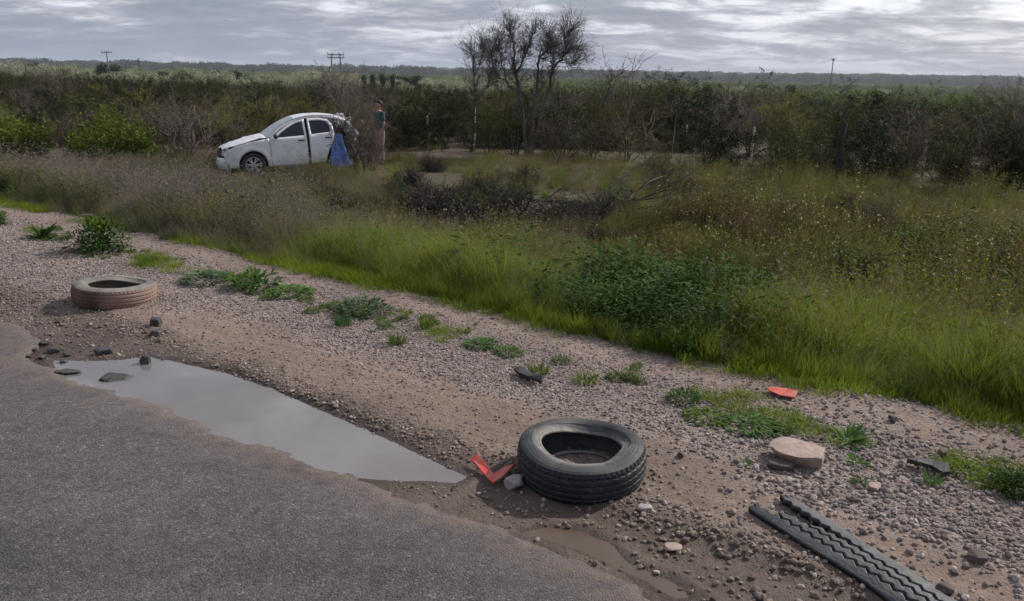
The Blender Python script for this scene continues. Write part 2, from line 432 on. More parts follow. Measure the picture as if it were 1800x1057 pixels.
# ------------------------------------------------------------------ scatter with geometry nodes
def scatter(name, pts, rot, scl, idx, variants, mats, label, cat):
    src = bpy.data.collections.new(name+'_kinds')
    for i, m in enumerate(variants):
        for mm in mats:
            if mm.name not in m.materials: m.materials.append(mm)
        o = bpy.data.objects.new('%s_kind.%03d' % (name, i), m); src.objects.link(o)
    me = bpy.data.meshes.new(name); pts = np.asarray(pts, np.float32)
    me.vertices.add(len(pts)); me.vertices.foreach_set('co', pts.ravel())
    a = me.attributes.new('rot', 'FLOAT_VECTOR', 'POINT'); a.data.foreach_set('vector', np.asarray(rot, np.float32).ravel())
    a = me.attributes.new('scl', 'FLOAT', 'POINT'); a.data.foreach_set('value', np.asarray(scl, np.float32).ravel())
    a = me.attributes.new('idx', 'INT', 'POINT'); a.data.foreach_set('value', np.asarray(idx, np.int32).ravel())
    o = link(name, me)
    ng = bpy.data.node_groups.new(name, 'GeometryNodeTree')
    ng.interface.new_socket('Geometry', in_out='INPUT', socket_type='NodeSocketGeometry')
    ng.interface.new_socket('Geometry', in_out='OUTPUT', socket_type='NodeSocketGeometry')
    N = ng.nodes.new; L = ng.links.new
    gi = N('NodeGroupInput'); go = N('NodeGroupOutput'); ip = N('GeometryNodeInstanceOnPoints'); ci = N('GeometryNodeCollectionInfo')
    ci.inputs['Collection'].default_value = src; ci.inputs['Separate Children'].default_value = True; ci.inputs['Reset Children'].default_value = True
    def at(nm, ty):
        n = N('GeometryNodeInputNamedAttribute'); n.data_type = ty; n.inputs['Name'].default_value = nm
        return n.outputs['Attribute']
    er = N('FunctionNodeEulerToRotation')
    L(gi.outputs[0], ip.inputs['Points']); L(ci.outputs[0], ip.inputs['Instance']); ip.inputs['Pick Instance'].default_value = True
    L(at('idx', 'INT'), ip.inputs['Instance Index']); L(at('rot', 'FLOAT_VECTOR'), er.inputs[0]); L(er.outputs[0], ip.inputs['Rotation'])
    L(at('scl', 'FLOAT'), ip.inputs['Scale']); L(ip.outputs[0], go.inputs[0])
    md = o.modifiers.new('scatter', 'NODES'); md.node_group = ng
    return tag(o, label, cat, kind='stuff')

def stone_mesh(seed, sub=1, flat=.6, rough=.25):
    r = np.random.RandomState(seed); bm = bmesh.new(); bmesh.ops.create_icosphere(bm, subdivisions=sub, radius=.5)
    ax = np.array([1, r.uniform(.55, .95), flat*r.uniform(.8, 1.2)])
    planes = [(lambda d: d/np.linalg.norm(d))(r.normal(size=3)) for _ in range(7)]
    offs = r.uniform(.28, .46, 7)
    for v in bm.verts:
        p = np.array(v.co)
        for n_, o_ in zip(planes, offs):
            q = p@n_
            if q > o_: p = p-n_*(q-o_)*.9
        p = p*(1+rough*.3*(r.rand()-.5)); v.co = p*ax*1.15
    me = bpy.data.meshes.new('stone'); bm.to_mesh(me); bm.free()
    return me
def stonemat(name, cols, wetz=False):
    t = NT(name); oi = t.n('ShaderNodeObjectInfo')
    c = t.ramp(oi.outputs['Random'], [(i/(len(cols)-1), cc) for i, cc in enumerate(cols)])
    c = t.mix(1.0, c, t.ramp(t.noise(90, 4, .7), [(.3, .75), (.7, 1.2)]), 'MULTIPLY')
    t.bump(t.noise(240, 3, .6), .5, .002)
    return t.set(col=c, rough=.85, spec=.3)
MST = stonemat('gravel_stone', [(.11, .09, .085), (.22, .175, .16), (.30, .25, .23), (.16, .14, .138), (.42, .37, .34), (.24, .18, .155), (.08, .072, .073)])
MSTW = stonemat('damp_stone', [(.085, .062, .05), (.19, .14, .115), (.32, .255, .22), (.075, .062, .056), (.24, .18, .14), (.13, .095, .075), (.40, .34, .30)])
stv = [stone_mesh(s) for s in range(8)]
N = 190000
u = rs.uniform(-.9, 14, N); v = rs.uniform(2.35, 5.35, N)
# thin out with distance: nearer stones are kept
keep = rs.rand(N) < np.clip(1.15-.06*np.maximum(u, 0), .22, 1)
x, y = xy(u, v)
dm = dirtmask(x, y); wm_ = wetmask(x, y)
patch = .5+.5*fbm(x, y, 1.4, 3, 90)
dens = (1-.80*dm)*(.35+.95*patch)*(1-.55*np.exp(-((v-4.6)/.2)**2))*(1-sst(4.85, 5.3, v))
ridge = np.exp(-((v-2.84-.03*np.sin(u*2.2)-.05*sst(4, 6, u))/.11)**2)*sst(-.3, .5, u)
dens = np.maximum(dens, ridge*.85)
dens = np.where(v < vedge(u)+.02, 0, dens)
keep &= rs.rand(N) < dens
x, y, u, v, wm_ = x[keep], y[keep], u[keep], v[keep], wm_[keep]
z = hz(x, y); sdp = polysdf(x, y, PUDW)
ok = (sdp > -.015) & ((polysdf(x, y, PUD2W) > -.01) | (rs.rand(len(x)) < .1))
x, y, z, wm_, u = x[ok], y[ok], z[ok], wm_[ok], u[ok]
n = len(x); sz = .0065+(.013+.014*sst(2.2, .6, u))*rs.rand(n)**2.8; sz *= (1+.04*np.clip(u, 0, 10))
rot = np.stack([rs.normal(0, .25, n), rs.normal(0, .25, n), rs.uniform(0, 6.28, n)], -1)
w = rs.rand(n) < wm_*1.2
print('gravel', n)
for nm, m, mt, lb in (('gravel', ~w, MST, 'pinkish grey gravel strewn over the road shoulder'), ('damp_gravel', w, MSTW, 'damp brown pebbles in the mud along the puddle and road edge')):
    P3 = np.stack([x, y, z+sz*.14], -1)[m]
    scatter(nm, P3, rot[m], sz[m], rs.randint(0, 8, m.sum()), [q.copy() for q in stv], [mt], lb, 'gravel')

# ------------------------------------------------------------------ grass and herbs
def blades(acc, rng, n, rad, h0, h1, w, bend=.35, seg=3, m=0, lean=(0, 0)):
    a = rng.uniform(0, 6.28, n); r = rad*np.sqrt(rng.rand(n)); bx, by = r*np.cos(a), r*np.sin(a)
    h = rng.uniform(h0, h1, n); da = a+rng.normal(0, .9, n); b = bend*rng.uniform(.3, 1.5, n)*h
    dx, dy = np.cos(da)*b+lean[0]*h, np.sin(da)*b+lean[1]*h
    sa = rng.uniform(0, 6.28, n); sx, sy = np.cos(sa)*w/2, np.sin(sa)*w/2
    V = []
    for k in range(seg):
        tt = k/seg; cx = bx+dx*tt**2; cy = by+dy*tt**2; cz = h*(tt-.18*bend*tt*tt*1.5)
        ww = (1-tt**1.6)*.9+.1
        V.append(np.stack([cx-sx*ww, cy-sy*ww, cz], -1)); V.append(np.stack([cx+sx*ww, cy+sy*ww, cz], -1))
    V.append(np.stack([bx+dx, by+dy, h*(1-.27*bend)], -1))
    V = np.stack(V, 1); k = V.shape[1]; base = np.arange(n)*k
    Q = np.concatenate([np.stack([base+2*i, base+2*i+1, base+2*i+3, base+2*i+2], -1) for i in range(seg-1)]) if seg > 1 else None
    T = np.stack([base+2*seg-2, base+2*seg-1, base+2*seg], -1)
    acc.add(V.reshape(-1, 3), Q, T, m)
    return V[:, -1], np.stack([dx, dy, h], -1)
def specks(acc, rng, C, s, k=2, m=0):
    """little random quads round the points C (leaf or seed flecks)"""
    C = np.repeat(np.asarray(C), k, 0); n = len(C)
    C = C+rng.normal(0, s*.9, (n, 3))
    a = rng.normal(size=(n, 3)); a /= np.linalg.norm(a, axis=1)[:, None]
    b = np.cross(a, rng.normal(size=(n, 3))); b /= np.linalg.norm(b, axis=1)[:, None]+1e-9
    ss = (s*rng.uniform(.6, 1.3, n))[:, None]
    V = np.stack([C-a*ss, C-b*ss*.5, C+a*ss, C+b*ss*.5], 1); base = np.arange(n)*4
    acc.add(V.reshape(-1, 3), np.stack([base, base+1, base+2, base+3], -1), m=m)
def leaves(acc, rng, base, dirs, L, W, m=0, droop=.5, seg=3):
    base = np.asarray(base, float); d = np.asarray(dirs, float); d /= np.linalg.norm(d, axis=1)[:, None]+1e-9
    n = len(base); L = L*rng.uniform(.7, 1.2, n); W = W*rng.uniform(.8, 1.2, n)
    side = np.cross(d, np.array([0, 0, 1.])+rng.normal(0, .25, (n, 3))); side /= np.linalg.norm(side, axis=1)[:, None]+1e-9
    V = []
    for k in range(seg+1):
        tt = k/seg; c = base+d*(L*tt)[:, None]; c[:, 2] -= droop*L*tt*tt*.5
        ww = (math.sin(math.pi*min(max(tt*.93+.05, 0), 1))**.7)*.5
        V.append(c-side*(W*ww)[:, None]); V.append(c+side*(W*ww)[:, None])
    V = np.stack(V, 1); K = V.shape[1]; b0 = np.arange(n)*K
    Q = np.concatenate([np.stack([b0+2*i, b0+2*i+1, b0+2*i+3, b0+2*i+2], -1) for i in range(seg)])
    acc.add(V.reshape(-1, 3), Q, m=m)
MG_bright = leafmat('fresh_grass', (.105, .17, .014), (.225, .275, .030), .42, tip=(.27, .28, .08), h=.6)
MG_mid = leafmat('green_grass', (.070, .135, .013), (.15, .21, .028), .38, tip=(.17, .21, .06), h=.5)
MG_dry = leafmat('dry_grass', (.165, .135, .105), (.27, .225, .185), .25)
MG_grey = leafmat('grey_dry_grass', (.12, .105, .098), (.20, .17, .155), .25)
MG_straw = leafmat('straw_stalk', (.22, .16, .09), (.34, .27, .17), .2)
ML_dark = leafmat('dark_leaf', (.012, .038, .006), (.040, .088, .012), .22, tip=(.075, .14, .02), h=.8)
ML_weed = leafmat('weed_leaf', (.050, .12, .028), (.10, .18, .04), .3)
ML_blue = leafmat('grey_green_leaf', (.075, .115, .065), (.11, .155, .09), .25)
ML_olive = leafmat('olive_leaf', (.042, .049, .013), (.086, .088, .022), .25)
ML_yolive = leafmat('yellow_green_leaf', (.12, .13, .020), (.19, .18, .035), .3)
ML_rust = leafmat('rusty_leaf', (.065, .045, .017), (.11, .075, .028), .25)
ML_ever = leafmat('evergreen_leaf', (.012, .022, .009), (.028, .043, .014), .15)
MB_twig = leafmat('grey_twig', (.085, .066, .058), (.19, .152, .135), 0.0, .9)
MB_dark = leafmat('dark_twig', (.030, .025, .024), (.060, .050, .046), 0.0, .9)
MFL = leafmat('yellow_flower', (.52, .47, .14), (.55, .52, .33), .3)

def clump(kind, seed):
    r = np.random.RandomState(seed); a = Acc()
    if kind == 'bright': blades(a, r, 60, .10, .16, .52, .0066, .40)
    if kind == 'mid':
        blades(a, r, 40, .11, .12, .42, .006, .5)
        tips, _ = blades(a, r, 6, .08, .35, .6, .003, .3, m=1); specks(a, r, tips, .006, 2, m=1)
    if kind == 'short': blades(a, r, 34, .09, .03, .12, .005, .6, 2)
    if kind == 'dry':
        blades(a, r, 50, .12, .12, .38, .004, .55)
        tips, _ = blades(a, r, 10, .10, .3, .55, .0026, .3); specks(a, r, tips, .007, 3)
    if kind == 'herb':     # tall yellow green stalky herb with straw stems
        tips, d = blades(a, r, 16, .12, .3, .62, .004, .25, m=1)
        P = np.concatenate([tips*(1-f)+tips*[.75, .75, .0]*f for f in np.linspace(0, .8, 9)]); specks(a, r, P, .013, 2)
    if kind == 'flower':
        tips, d = blades(a, r, 12, .16, .35, .75, .0035, .25, m=1)
        P = np.concatenate([tips*(1-f)+tips*[.8, .8, .0]*f for f in np.linspace(.15, .85, 7)]); specks(a, r, P, .012, 2)
        specks(a, r, tips[:5], .0105, 2, m=2)
    if kind == 'leafy':
        stems = []
        tips, d = blades(a, r, 14, .16, .25, .55, .005, .35, m=1)
        P = np.concatenate([tips*(1-f)+tips*[.8, .8, .0]*f for f in np.linspace(0, .9, 10)])
        n = len(P)*2; P = np.repeat(P, 2, 0); an = r.uniform(0, 6.28, n)
        leaves(a, r, P, np.stack([np.cos(an), np.sin(an), r.uniform(-.2, .8, n)], -1), .055, .022, seg=2)
    return a.mesh(kind)
def area(n, u0, u1, v0, v1):
    return xy(rs.uniform(u0, u1, n), rs.uniform(v0, v1, n))
# the verge as candidate points; each keeps the plants the photograph shows in its patch
PTS = {k: [] for k in ('bright', 'mid', 'short', 'dry', 'grey', 'herb', 'flower', 'leafy', 'rust')}
def put(kind, x, y, sc): PTS[kind].append(np.stack([x, y, sc], -1))
def mask_ell(px, py, cx, cy, rx, ry, n): return np.exp(-(((px-cx)/rx)**2+((py-cy)/ry)**2)) > (.37+.28*n)
for ring, (n, v0, v1, u0, u1, sc0) in enumerate([(26000, 4.75, 8.2, -4, 15, 1.0), (24000, 8.2, 13, -9, 20, .66), (20000, 13, 22, -22, 30, .52)]):
    x, y = area(n, u0, u1, v0, v1); u, v = uv(x, y); z = hz(x, y); px, py = proj(x, y, z)
    ok = (y > 2) & (px > -250) & (px < 2050); x, y, u, v, px, py = [q[ok] for q in (x, y, u, v, px, py)]
    n = len(x); nn = fbm(x, y, .9, 4, 100+ring); n2_ = fbm(x, y, 2.6, 3, 120+ring); r = rs.rand(n); s = sc0*rs.uniform(.75, 1.2, n)
    edge = 4.86+.16*fbm(u, v*0, 1.1, 3, 130)
    s *= np.where(ring == 0, .35+.65*sst(0, .7, v-edge), 1.0)
    inv = v > edge
    # likelihoods
    left = sst(640, 380, px+120*nn)
    right = sst(1050, 1250, px+90*nn)
    wB = np.where(ring == 0, 3.2*sst(460, 700, px+100*nn)*(1-.75*sst(7.2, 8.2, v+.7*nn)), .10+1.3*((n2_ > .15) & (ring == 1)))
    wM = np.where(ring == 0, .35+.3*(1-left), .25+.8*(nn > .05))
    wD = .13+.5*left*sst(5.3, 6.3, v)+np.where(ring > 0, .12+.8*(n2_ < -.25), .2*(n2_ < -.2))
    wD = wD+2.5*mask_ell(px, py, 330, 350, 70, 22, n2_)+1.5*mask_ell(px, py, 1340, 440, 60, 60, n2_)+1.2*mask_ell(px, py, 640, 350, 90, 30, n2_)
    wG = .05+.8*left*sst(5.3, 6.0, v)*(ring < 2)+.5*mask_ell(px, py, 1740, 500, 130, 60, nn)
    wS = .8*sst(5.5, 4.9, v)
    wH = np.where(ring >= 1, .30+.35*sst(-.1, .3, nn), .06+.14*right)
    wFl = np.where(ring >= 1, .02+.28*right*(nn < .1)+.5*mask_ell(px, py, 980, 290, 130, 40, nn)+.35*mask_ell(px, py, 110, 250, 130, 60, nn), .0)
    wR = np.where(ring >= 1, .06+.8*(fbm(x, y, .5, 3, 133) > .12), .0)
    wL = .03+1.6*mask_ell(px, py, 1200, 560, 150, 60, nn)*(ring == 0)+.35*mask_ell(px, py, 1600, 500, 160, 50, n2_)
    W = np.stack([wB, wM, wS, wD, wG, wH, wFl, wR, wL], 1); W = np.maximum(W, 0); Wc = np.cumsum(W/W.sum(1)[:, None], 1)
    ch = (r[:, None] > Wc).sum(1)
    # bare places: gully, brush pile, earth strip by the fence, in front of the car
    bare = mask_ell(px, py, 960, 372, 120, 24, n2_) | mask_ell(px, py, 590, 385, 45, 26, n2_) | mask_ell(px, py, 760, 330, 60, 34, n2_) | mask_ell(px, py, 800, 272, 150, 9, nn)
    thin = rs.rand(n) < np.where(ring == 2, .62, .9)
    s = s*np.where((ring > 0) & (ch >= 5), 1.0+.55*right, 1.0)*np.where(ring == 2, 1.15, 1.0)*np.where((px > 410) & (px < 475) & (py > 288) & (py < 325), .55, 1.0)
    s = s*np.where((px > 380) & (px < 640) & (py > 288) & (py < 322), 1.45, 1.0)*(1+.30*fbm(x, y, 1.1, 3, 171)+.55*fbm(x, y, 3.3, 2, 173))
    s = s*np.where((ring < 2) & ((ch == 3) | (ch == 4)), 1.3, 1.0)
    for (ax_, ay_, bx_, by_) in ((700, 345, 70, 16), (745, 372, 60, 26), (820, 392, 70, 28), (905, 385, 80, 30), (1000, 390, 90, 26), (1090, 385, 80, 24), (560, 395, 45, 20), (1755, 530, 60, 30)):
        bare |= mask_ell(px, py, ax_, ay_, bx_, by_, n2_)
    ok = inv & ~bare & thin & ~((ring == 0) & (ch != 8) & (ch != 1) & mask_ell(px, py, 1125, 568+.14*(px-1125), 230, 34, nn*.5)) & ~((fbm(x, y, 2.4, 3, 175) < -.30) & (v > 5.6)) & ~((ring > 0) & (nn+.4*n2_ < -.42))
    # keep clear of the car body
    cu = (x+5.2)*-.90+(y-20.0)*-.43; cv = (x+5.2)*.43+(y-20.0)*-.90
    ok &= ~((np.abs(cu) < 2.1) & (np.abs(cv) < .95))
    for k, nm in enumerate(('bright', 'mid', 'short', 'dry', 'grey', 'herb', 'flower', 'rust', 'leafy')):
        m = ok & (ch == k); put(nm, x[m], y[m], s[m])
# low growth between the wheel tracks on the shoulder and fringing the gravel
x, y = area(5200, -.9, 13, 3.85, 4.45); u, v = uv(x, y)
m = (rs.rand(len(x)) < sst(.05, .45, fbm(x, y, 1.5, 3, 140)-1.5*np.abs(v-4.13))*.8); put('short', x[m], y[m], rs.uniform(.3, .75, m.sum()))
x, y = area(7000, -.9, 14, 4.6, 5.25)
m = rs.rand(len(x)) < sst(-.2, .3, fbm(x, y, 1.3, 3, 141))*sst(4.6, 5.0, uv(x, y)[1]); put('short', x[m], y[m], rs.uniform(.5, 1.2, m.sum()))
spec = {'bright': ('bright', [MG_bright], 'tall fresh green grass'), 'mid': ('mid', [MG_mid, MG_straw], 'green grass with dry seed heads'),
        'short': ('short', [MG_bright], 'short green grass fringe'), 'dry': ('dry', [MG_dry], 'dry straw coloured grass'), 'grey': ('dry', [MG_grey], 'grey withered grass'),
        'herb': ('herb', [ML_yolive, MG_straw], 'yellow green stalky herbs'), 'flower': ('flower', [ML_yolive, MG_straw, MFL], 'herbs with small pale yellow flowers'),
        'leafy': ('leafy', [ML_dark, MG_mid], 'dark leafy herbs'), 'rust': ('herb', [ML_rust, MG_straw], 'rust brown stalky herbs')}
for nm, (kd, mats, lb) in spec.items():
    P = np.concatenate(PTS[nm]); n = len(P); print(nm, n)
    pts = np.stack([P[:, 0], P[:, 1], hz(P[:, 0], P[:, 1])-.006], -1)
    rot = np.stack([rs.normal(0, .12, n), rs.normal(0, .12, n), rs.uniform(0, 6.28, n)], -1)
    nmm = {'bright': 'tall_grass', 'mid': 'seeding_grass', 'short': 'short_grass', 'dry': 'dry_grass', 'grey': 'withered_grass', 'herb': 'roadside_herbs', 'flower': 'flowering_herbs', 'leafy': 'leafy_herbs', 'rust': 'brown_herbs'}[nm]
    scatter(nmm, pts, rot, P[:, 2], rs.randint(0, 5, n), [clump(kd, 200+hash(i*7+len(nm)) % 1000) for i in range(5)], mats, lb+' growing along the roadside ditch', 'grass')

# ------------------------------------------------------------------ shrubs and trees
MINR = [.003]
def grow(r, out, p, d, L, rad, depth, spread, up, kids, tips, wob=.18):
    n = 4 if depth > 1 else 3
    pts = [p]; dd = d
    for i in range(n):
        dd = dd+r.normal(0, wob, 3)+np.array([0, 0, up]); dd = dd/np.linalg.norm(dd); pts.append(pts[-1]+dd*L/n)
    rr = np.linspace(rad, rad*.45, n+1); out.append((pts, rr))
    if depth == 0: tips.append((pts[1], pts[-1])); return
    for k in range(r.randint(kids[0], kids[1]+1)):
        i = r.randint(1, n+1); q = pts[i]; nd = dd+r.normal(0, spread, 3); nd /= np.linalg.norm(nd)
        grow(r, out, q, nd, L*r.uniform(.45, .75), max(rad*.5, MINR[0]), depth-1, spread, up, kids, tips, wob)
def shrub(seed, h, wd, leafn, leafs, twigmat=1, depth=2, stems=11, kids=(3, 4), up=.05, spread=.65, rad=.014):
    r = np.random.RandomState(seed); out = []; tips = []
    for i in range(stems):
        a = r.uniform(0, 6.28); sp = r.uniform(.1, 1.0)*wd/h; d = np.array([math.cos(a)*sp, math.sin(a)*sp, 1.0]); d /= np.linalg.norm(d)
        grow(r, out, np.array([math.cos(a)*.06, math.sin(a)*.06, -.02]), d, h*r.uniform(.45, .68), rad, depth, spread, up, kids, tips)
    w = Acc(); l = Acc()
    for pts, rr in out: tube(w, pts, rr, 3)
    if leafn:
        tips = tips+[(p_[0]*.6+p_[-1]*.4, p_[-1]) for p_, r_ in out if len(p_) == 5][::2]
        A_ = np.array([a for a, b in tips]); B_ = np.array([b for a, b in tips]); k = max(1, leafn//len(tips))
        f = r.rand(len(A_)*k)[:, None]; C = np.repeat(A_, k, 0)*(1-f)+np.repeat(B_, k, 0)*f
        specks(l, r, C+r.normal(0, leafs*1.2, C.shape), leafs, 1)
    return w.mesh('branches'), (l.mesh('foliage') if leafn else None)
SH = {}
HT = {}
def kind(nm, builds, mt, ml): SH[nm] = ([shrub(*b[0], **b[1]) for b in builds], mt, ml)
kind('olive', [((300+i, 1.9, 1.0, 5200, .022), {}) for i in range(4)], MB_dark, ML_olive)
kind('yolive', [((320+i, 1.7, .9, 4200, .020), {}) for i in range(3)], MB_twig, ML_yolive)
kind('ever', [((340+i, 2.1, 1.2, 7500, .026), {}) for i in range(3)], MB_dark, ML_ever)
MINR[0] = .0062
kind('bare', [((360+i, 1.8, 1.25, 0, 0), dict(depth=3, stems=12, kids=(3, 4), rad=.022)) for i in range(3)], MB_twig, None)
MINR[0] = .003
kind('rust', [((380+i, 1.6, 1.0, 2600, .018), dict(stems=12)) for i in range(2)], MB_twig, ML_rust)
kind('low', [((400+i, .8, .9, 2200, .018), dict(stems=14, rad=.008)) for i in range(3)], MB_twig, ML_olive)
kind('brush', [((420+i, .7, 1.1, 0, 0), dict(stems=40, depth=2, kids=(5, 7), rad=.012, up=-.02)) for i in range(2)], MB_dark, None)
for k_, (L_, mt, ml) in SH.items():
    HT[k_] = [max(v.co.z for v in (l_ or w_).vertices)*.96 for w_, l_ in L_]
    for w_, l_ in L_:
        w_.materials.append(mt)
        if l_: l_.materials.append(ml)
def plant(kindn, i, x, y, sc, rz, label, group=None, name='bush', cat='bush', zs=1.0, leaf=None, z=None):
    w_, l_ = SH[kindn][0][i % len(SH[kindn][0])]
    if l_ is None:
        o = link(name, w_)
    else:
        o = empty(name); link('branches', w_, o); f = link('foliage', l_, o)
        if leaf:
            f.material_slots[0].link = 'OBJECT'; f.material_slots[0].material = leaf
    o.location = (x, y, float(hz(x, y))-.03 if z is None else z); o.rotation_euler = (0, 0, rz); o.scale = (sc, sc, sc*zs)
    return tag(o, label, cat, group)
# singled-out bushes: pixel of the foot, height in px
def bush_px(kindn, px, py, hpx, label, wide=1.0, cat='bush', name='bush', leaf=None):
    p = gp(px, py); H = HT[kindn][int(px) % len(HT[kindn])]
    dist = math.hypot(p[1], p[0]*.3); hm = hpx*dist/FPX; s = hm/H
    o = plant(kindn, int(px), p[0], p[1], s*wide, px*.37, label, cat=cat, name=name, zs=1/wide, leaf=leaf)
    return o
ML_lime = leafmat('lime_leaf', (.085, .125, .016), (.14, .175, .03), .3)
bush_px('bare', 120, 275, 85, 'bare dark twiggy bush at far left beside the bright green bush')
bush_px('bare', 258, 268, 100, 'bare brown bush with a crooked fork behind the bright green bush')
bush_px('bare', 330, 290, 118, 'pinkish grey bare bush just left of the white car', 1.1)
bush_px('rust', 300, 290, 60, 'brown leafy bush in front of the bare bush left of the car')
bush_px('low', 385, 305, 45, 'grey green low bush touching the nose of the white car', 1.1, leaf=ML_blue)
bush_px('ever', 255, 240, 125, 'round dark evergreen bush topping the thicket left of the car')
bush_px('ever', 720, 255, 112, 'dark evergreen thicket right of the person behind the first fence post', 1.4)
bush_px('ever', 785, 262, 100, 'dark evergreen bush between the pale fence post and the leafless tree', 1.2)
bush_px('bare', 985, 285, 118, 'purplish grey bare bush right of the leafless tree foot', 1.1)
bush_px('olive', 905, 272, 150, 'olive bush at the foot of the leafless tree', 1.0)
for (k_, a_, b_, h_, w_, l_) in (('olive', 862, 270, 118, 1.2, 'olive bush between the two leafless trees'), ('ever', 960, 272, 135, 1.1, 'dark green bush hugging the big leafless tree on its right'), ('olive', 1040, 280, 138, 1.2, 'olive brown bush right of the purplish bare bush'), ('rust', 1100, 285, 130, 1.2, 'rust tinted bush right of the leafless tree, second in its row'),
        ('ever', 1250, 300, 140, 1.2, 'dark bush between the two right hand fence posts'), ('olive', 1390, 318, 150, 1.2, 'olive bush left of the dark weathered post'), ('olive', 1665, 330, 150, 1.2, 'olive bush right of the last pale fence post'), ('ever', 1770, 335, 170, 1.2, 'tall dark bush at the right edge of the picture'), ('rust', 1715, 345, 90, 1.2, 'brownish bush in front of the tall dark bush at right edge')):
    bush_px(k_, a_, b_, h_, l_, w_)
bush_px('yolive', 1165, 325, 78, 'olive yellow rounded bush in the middle of the verge', 1.2, leaf=ML_olive)
bush_px('bare', 1590, 320, 135, 'reddish bare bush right of the dark post in the thicket')
bush_px('ever', 1510, 330, 165, 'tall dark green bush beside the dark weathered post')
bush_px('low', 460, 330, 26, 'dark low scrub in front of the car front wheel', 1.4, leaf=ML_ever)
for (a_, b_, h_, w_, l_, m_) in ((745, 372, 55, 1.4, 'blackish shrub in the gully right of the tall pale grass', ML_ever), (820, 392, 60, 1.3, 'dark olive shrub in the gully left of the branch pile', ML_ever), (905, 380, 60, 1.5, 'very dark shrub behind the branch pile', ML_ever),
        (1000, 385, 45, 1.8, 'dark low shrub behind the right half of the branch pile', ML_ever), (1090, 378, 55, 1.6, 'dark shrub at the right end of the branch pile', ML_dark), (700, 345, 38, 1.6, 'dark shrub on the far gully bank below the car', ML_ever), (560, 392, 40, 1.4, 'dark shrub on the near gully bank at left', ML_ever),
        (640, 345, 28, 1.6, 'brown olive shrub below the blue cloth', ML_olive), (1680, 545, 75, 1.3, 'dark shrub above the tall grass at right', ML_dark), (1560, 500, 60, 1.4, 'dim green shrub above the tall grass at right', ML_dark), (1420, 470, 50, 1.5, 'dark olive shrub amid the herbs at right of centre', ML_olive), (1290, 440, 50, 1.5, 'dim olive shrub above the dark leafy row', ML_olive)):
    bush_px('low', a_, b_, h_*1.25, l_, w_, leaf=m_)
bush_px('brush', 880, 405, 95, 'dark tangled dead brush at the left end of the branch pile', 1.1, cat='brush', name='dead_brush')
bush_px('brush', 960, 408, 75, 'dark tangled dead brush in the middle of the branch pile', 1.5, cat='brush', name='dead_brush')
bush_px('brush', 1050, 400, 70, 'dark dead brush at the right end of the branch pile', 1.6, cat='brush', name='dead_brush')
bush_px('brush', 770, 378, 75, 'dark dry brush on the gully bank below the wrecked car', 1.3, cat='brush', name='dead_brush')
bush_px('brush', 1755, 530, 70, 'grey wiry dead shrub at the right edge above the tall grass', 1.5, cat='brush', name='dead_brush')
bush_px('bare', 655, 300, 120, 'small bare bush in front of the standing person', .7)
bush_px('bare', 640, 305, 165, 'leafless thorny bush standing at the torn rear of the car', .62)
bush_px('bare', 612, 268, 140, 'reddish bare tree crown rising behind the rear of the car', .9)
bush_px('brush', 630, 300, 40, 'dry dark twigs against the torn rear of the car', 1.0, cat='brush', name='dead_brush')
bush_px('low', 1740, 330, 60, 'green grey low bush at the right edge by the fence', 1.3)
bush_px('low', 1250, 300, 40, 'low dark bush at the foot of the thicket between two fence posts', 1.4, leaf=ML_ever)

# the thicket beyond the fence
FENCE = [(-30, 34), (-14, 29.6), (-2.75, 26.07), (4.86, 23.46), (6.5, 22.69), (10.3, 20.7), (20, 15.5)]
fx = [p[0] for p in FENCE]; fy = [p[1] for p in FENCE]
posts = [(-20, 31.2), (-14, 29.4), (-10.4, 28.3), (-6.5, 27.2)]
ppx = [(752, 262, 55), (833, 262, 70), (1204, 264, 42), (1318, 292, 66), (1620, 312, 66)]
P_all = []
for (x, y) in posts: P_all.append((x, y, float(hz(x, y)), 1.0))
for a, b, hh in ppx:
    p = gp(a, b); P_all.append((p[0], p[1], p[2], hh*p[1]/FPX*1.03))
for (x, y) in [(14.5, 18.4), (19, 16)]: P_all.append((x, y, float(hz(x, y)), 1.0))
P_all.sort()
TH = [(-30, 27.5), (-14, 26.3), (-7, 25.6), (-4.4, 26.0)]+[(q[0], q[1]+.15) for q in P_all if q[0] > -3.5]
tx = [p[0] for p in TH]; ty = [p[1] for p in TH]
GL = {'olive': 'olive brown leafy bush in the thicket beyond the wire fence', 'ever': 'dark evergreen bush in the thicket beyond the wire fence',
      'yolive': 'yellowish green bush in the thicket beyond the wire fence', 'bare': 'bare greyish twiggy bush in the thicket beyond the wire fence', 'rust': 'rust brown bush in the thicket beyond the wire fence'}
def where_(px):
    for lim, w in ((130, 'at far left'), (300, 'left of the white car'), (420, 'behind the white car nose'), (560, 'behind the white car roof'), (690, 'behind the standing person'), (810, 'left of the leafless trees'),
                   (960, 'behind the leafless trees'), (1090, 'right of the leafless tree'), (1210, 'behind the middle of the verge'), (1320, 'by the tallest pale fence post'), (1460, 'left of the dark weathered post'), (1580, 'behind the dark weathered post'), (1700, 'near the rightmost pale fence post')):
        if px < lim: return w
    return 'at the right edge of the picture'
KL = {'olive': 'olive brown bush', 'ever': 'dark evergreen bush', 'yolive': 'yellowish green bush', 'bare': 'bare greyish twiggy bush', 'rust': 'rust brown bush'}
cnt = 0; placed = []
tries = 0
